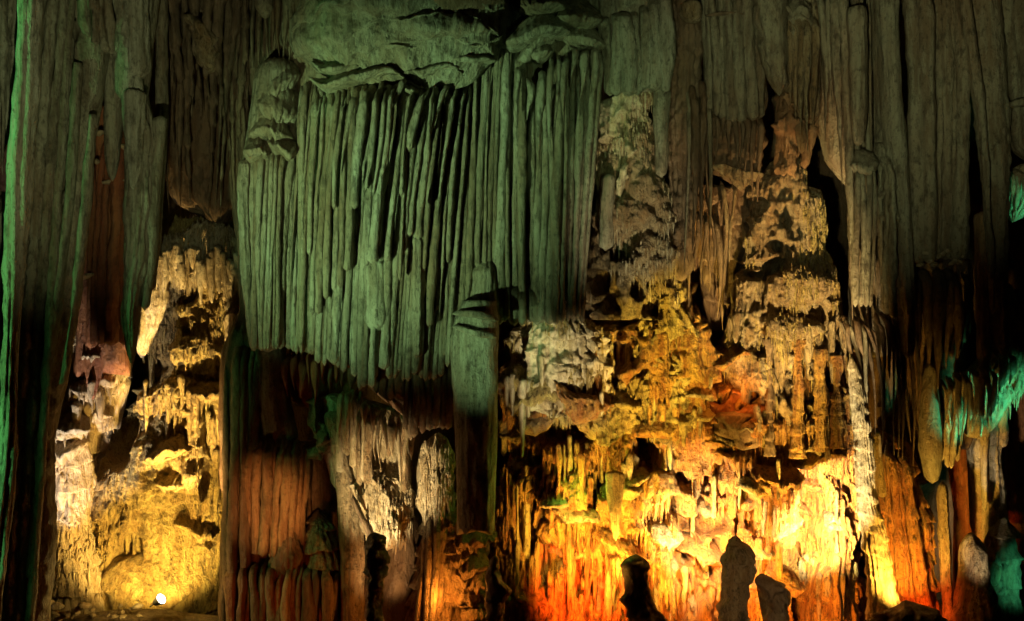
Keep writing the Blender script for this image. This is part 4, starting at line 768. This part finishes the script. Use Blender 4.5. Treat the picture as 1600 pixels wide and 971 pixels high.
t = thing('drapery', 'cream fluted drapery catching yellow light below the green one', 'drapery', (580, 800, -.1))
rock('backing', [(612, 478, 560), (640, 480, 640), (690, 500, 648), (760, 520, 650), (790, 540, 640)], .35, .45, 'cream', t, FINE + [FL(.12, .14), RG(.2, 1)], seed=1231, close=('round', 'round'))
curtain(t, [(520, 614), (560, 610), (572, 640), (640, 655)], [(520, 780), (545, 700), (570, 760), (600, 720), (648, 770)], (524, 646), (530, 648), 14, -.15, 'cream', 1232, wf=1.2, vary=20, short=.2, bulge=.15, mats=['cream', 'tan', 'tan'])
curtain(t, [(520, 616), (640, 660)], [(520, 690), (570, 700), (600, 760), (648, 770)], (526, 640), (528, 640), 11, -.4, 'cream', 1233, wf=.85, vary=25, short=.4, tip='point')
rock('crust', [(620, 474, 508), (660, 476, 514), (690, 486, 512), (720, 492, 512)], -.05, .3, 'tan', t, [('pop', .1, .12), RG(.25, 2), ('pit', .2, 3, .15), RG(.1, 8)], seed=1240, close=('round', 'round'), du=.02, dz=.02)
rock('crust', [(716, 528, 570), (736, 524, 612), (762, 530, 648), (786, 550, 652), (810, 566, 640), (836, 580, 626)], .0, .42, 'cream', t, [('pop', .1, .13), RG(.4, 1.5), FL(.08, .1), ('pit', .4, 2.2, .12, .7), RG(.12, 7)], seed=1241, close=('round', 'round'), du=.02, dz=.02, surf=True, fringe=(.15, .08))
drips(t, [-1], 900, 'cream', 21, ln=(.05, .25))
t = thing('flowstone', 'rounded cream tuft of flowstone beside the black foot of the wide column', 'flowstone', (680, 790, -.2))
rock('tuft', [(676, 676, 694), (695, 656, 706), (720, 650, 711), (750, 648, 712), (775, 650, 711), (792, 654, 708)], -.05, .45, 'cream', t, [('pop', .06, .12), FL(.07, .09, .1), RG(.3, 1.6), RG(.1, 7)], seed=1251, close=('round', 'round'), du=.018, dz=.018, fringe=(.2, .09), surf=True)
drips(t, [-1], 700, 'cream', 22, ln=(.06, .25))
solo('column', 'smooth pale brown column rising from the red lit floor in the centre', 'column', [(640, 506, 536), (690, 516, 540), (740, 520, 556), (780, 524, 566), (850, 528, 570), (971, 530, 572), (1010, 530, 575)], .0, .35, 'tan', FINE + [RG(.1, 1.2, .4), FL(.03, .14)], 1261, close=('round', 'flat'), du=.025)
t = thing('column', 'thin slanting rock brace in the dark hollow left of the cream tuft', 'column', (575, 830, -.5))
rock('brace', [(775, 546, 556), (800, 556, 568), (830, 572, 584), (850, 586, 594)], -.5, .1, 'brown', t, FINE, seed=1265, close=('round', 'round'), du=.02)
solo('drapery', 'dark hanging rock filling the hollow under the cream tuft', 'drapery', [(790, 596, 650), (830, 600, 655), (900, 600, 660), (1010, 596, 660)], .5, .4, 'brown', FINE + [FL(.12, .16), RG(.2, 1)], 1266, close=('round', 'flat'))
t = thing('flowstone', 'ledged brown flowstone hump between the orange drapery and pale column', 'flowstone', (505, 900, .1))
rock('hump', [(796, 492, 500), (812, 484, 516), (830, 476, 528), (870, 476, 530), (920, 480, 528), (960, 470, 530)], .2, .4, 'tan', t, [('ledge', .16, .32), FL(.06, .1), RG(.12, 1.6), RG(.05, 8)], seed=1271, close=('round', 'flat'), du=.02, dz=.02)
solo('flowstone', 'smooth brown mound low beside the base of the orange brown drapery', 'flowstone', [(815, 448, 454), (836, 438, 466), (880, 424, 478), (930, 425, 480), (1000, 420, 484)], -.1, .35, 'brown', FINE + [RG(.3, 2), FL(.08, .1), ('pop', .06, .14)], 1275, close=('round', 'flat'), du=.025)
t = thing('drapery', 'row of short dark stalactites along the base of the left middle', 'drapery', (420, 980, -.2))
curtain(t, [(340, 880), (530, 890)], [(340, 990), (530, 990)], (346, 528), (346, 530), 16, -.15, 'umber', 1281, wf=1.2, vary=5, mats=['umber', 'brown'])
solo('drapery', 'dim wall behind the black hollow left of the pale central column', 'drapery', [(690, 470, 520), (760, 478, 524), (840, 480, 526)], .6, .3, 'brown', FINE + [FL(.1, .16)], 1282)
t = thing('flowstone', 'ledged brown flowstone curtain beneath the black foot of the wide column', 'flowstone', (715, 980, .1))
rock('body', [(784, 660, 716), (815, 655, 776), (850, 650, 778), (900, 644, 775), (1010, 636, 775)], .2, .5, 'tan', t, [('ledge', .15, .34), FL(.08, .14), RG(.2, 1.1), ('pit', .3, 2.2, .2), RG(.05, 8)], seed=1291, close=('round', 'flat'), du=.02, dz=.02)
for i, (y, a, b) in enumerate([(828, 700, 770), (850, 700, 740), (868, 712, 760), (890, 696, 740), (905, 730, 770), (935, 700, 750), (955, 720, 765)]):
    lip(t, y + 8, a, b, 10, .28, 'tan', 1295 + i, -.15)
curtain(t, [(640, 830), (700, 800)], [(636, 990), (700, 990)], (660, 696), (650, 694), 4, -.15, 'tan', 1305, wf=1.25)
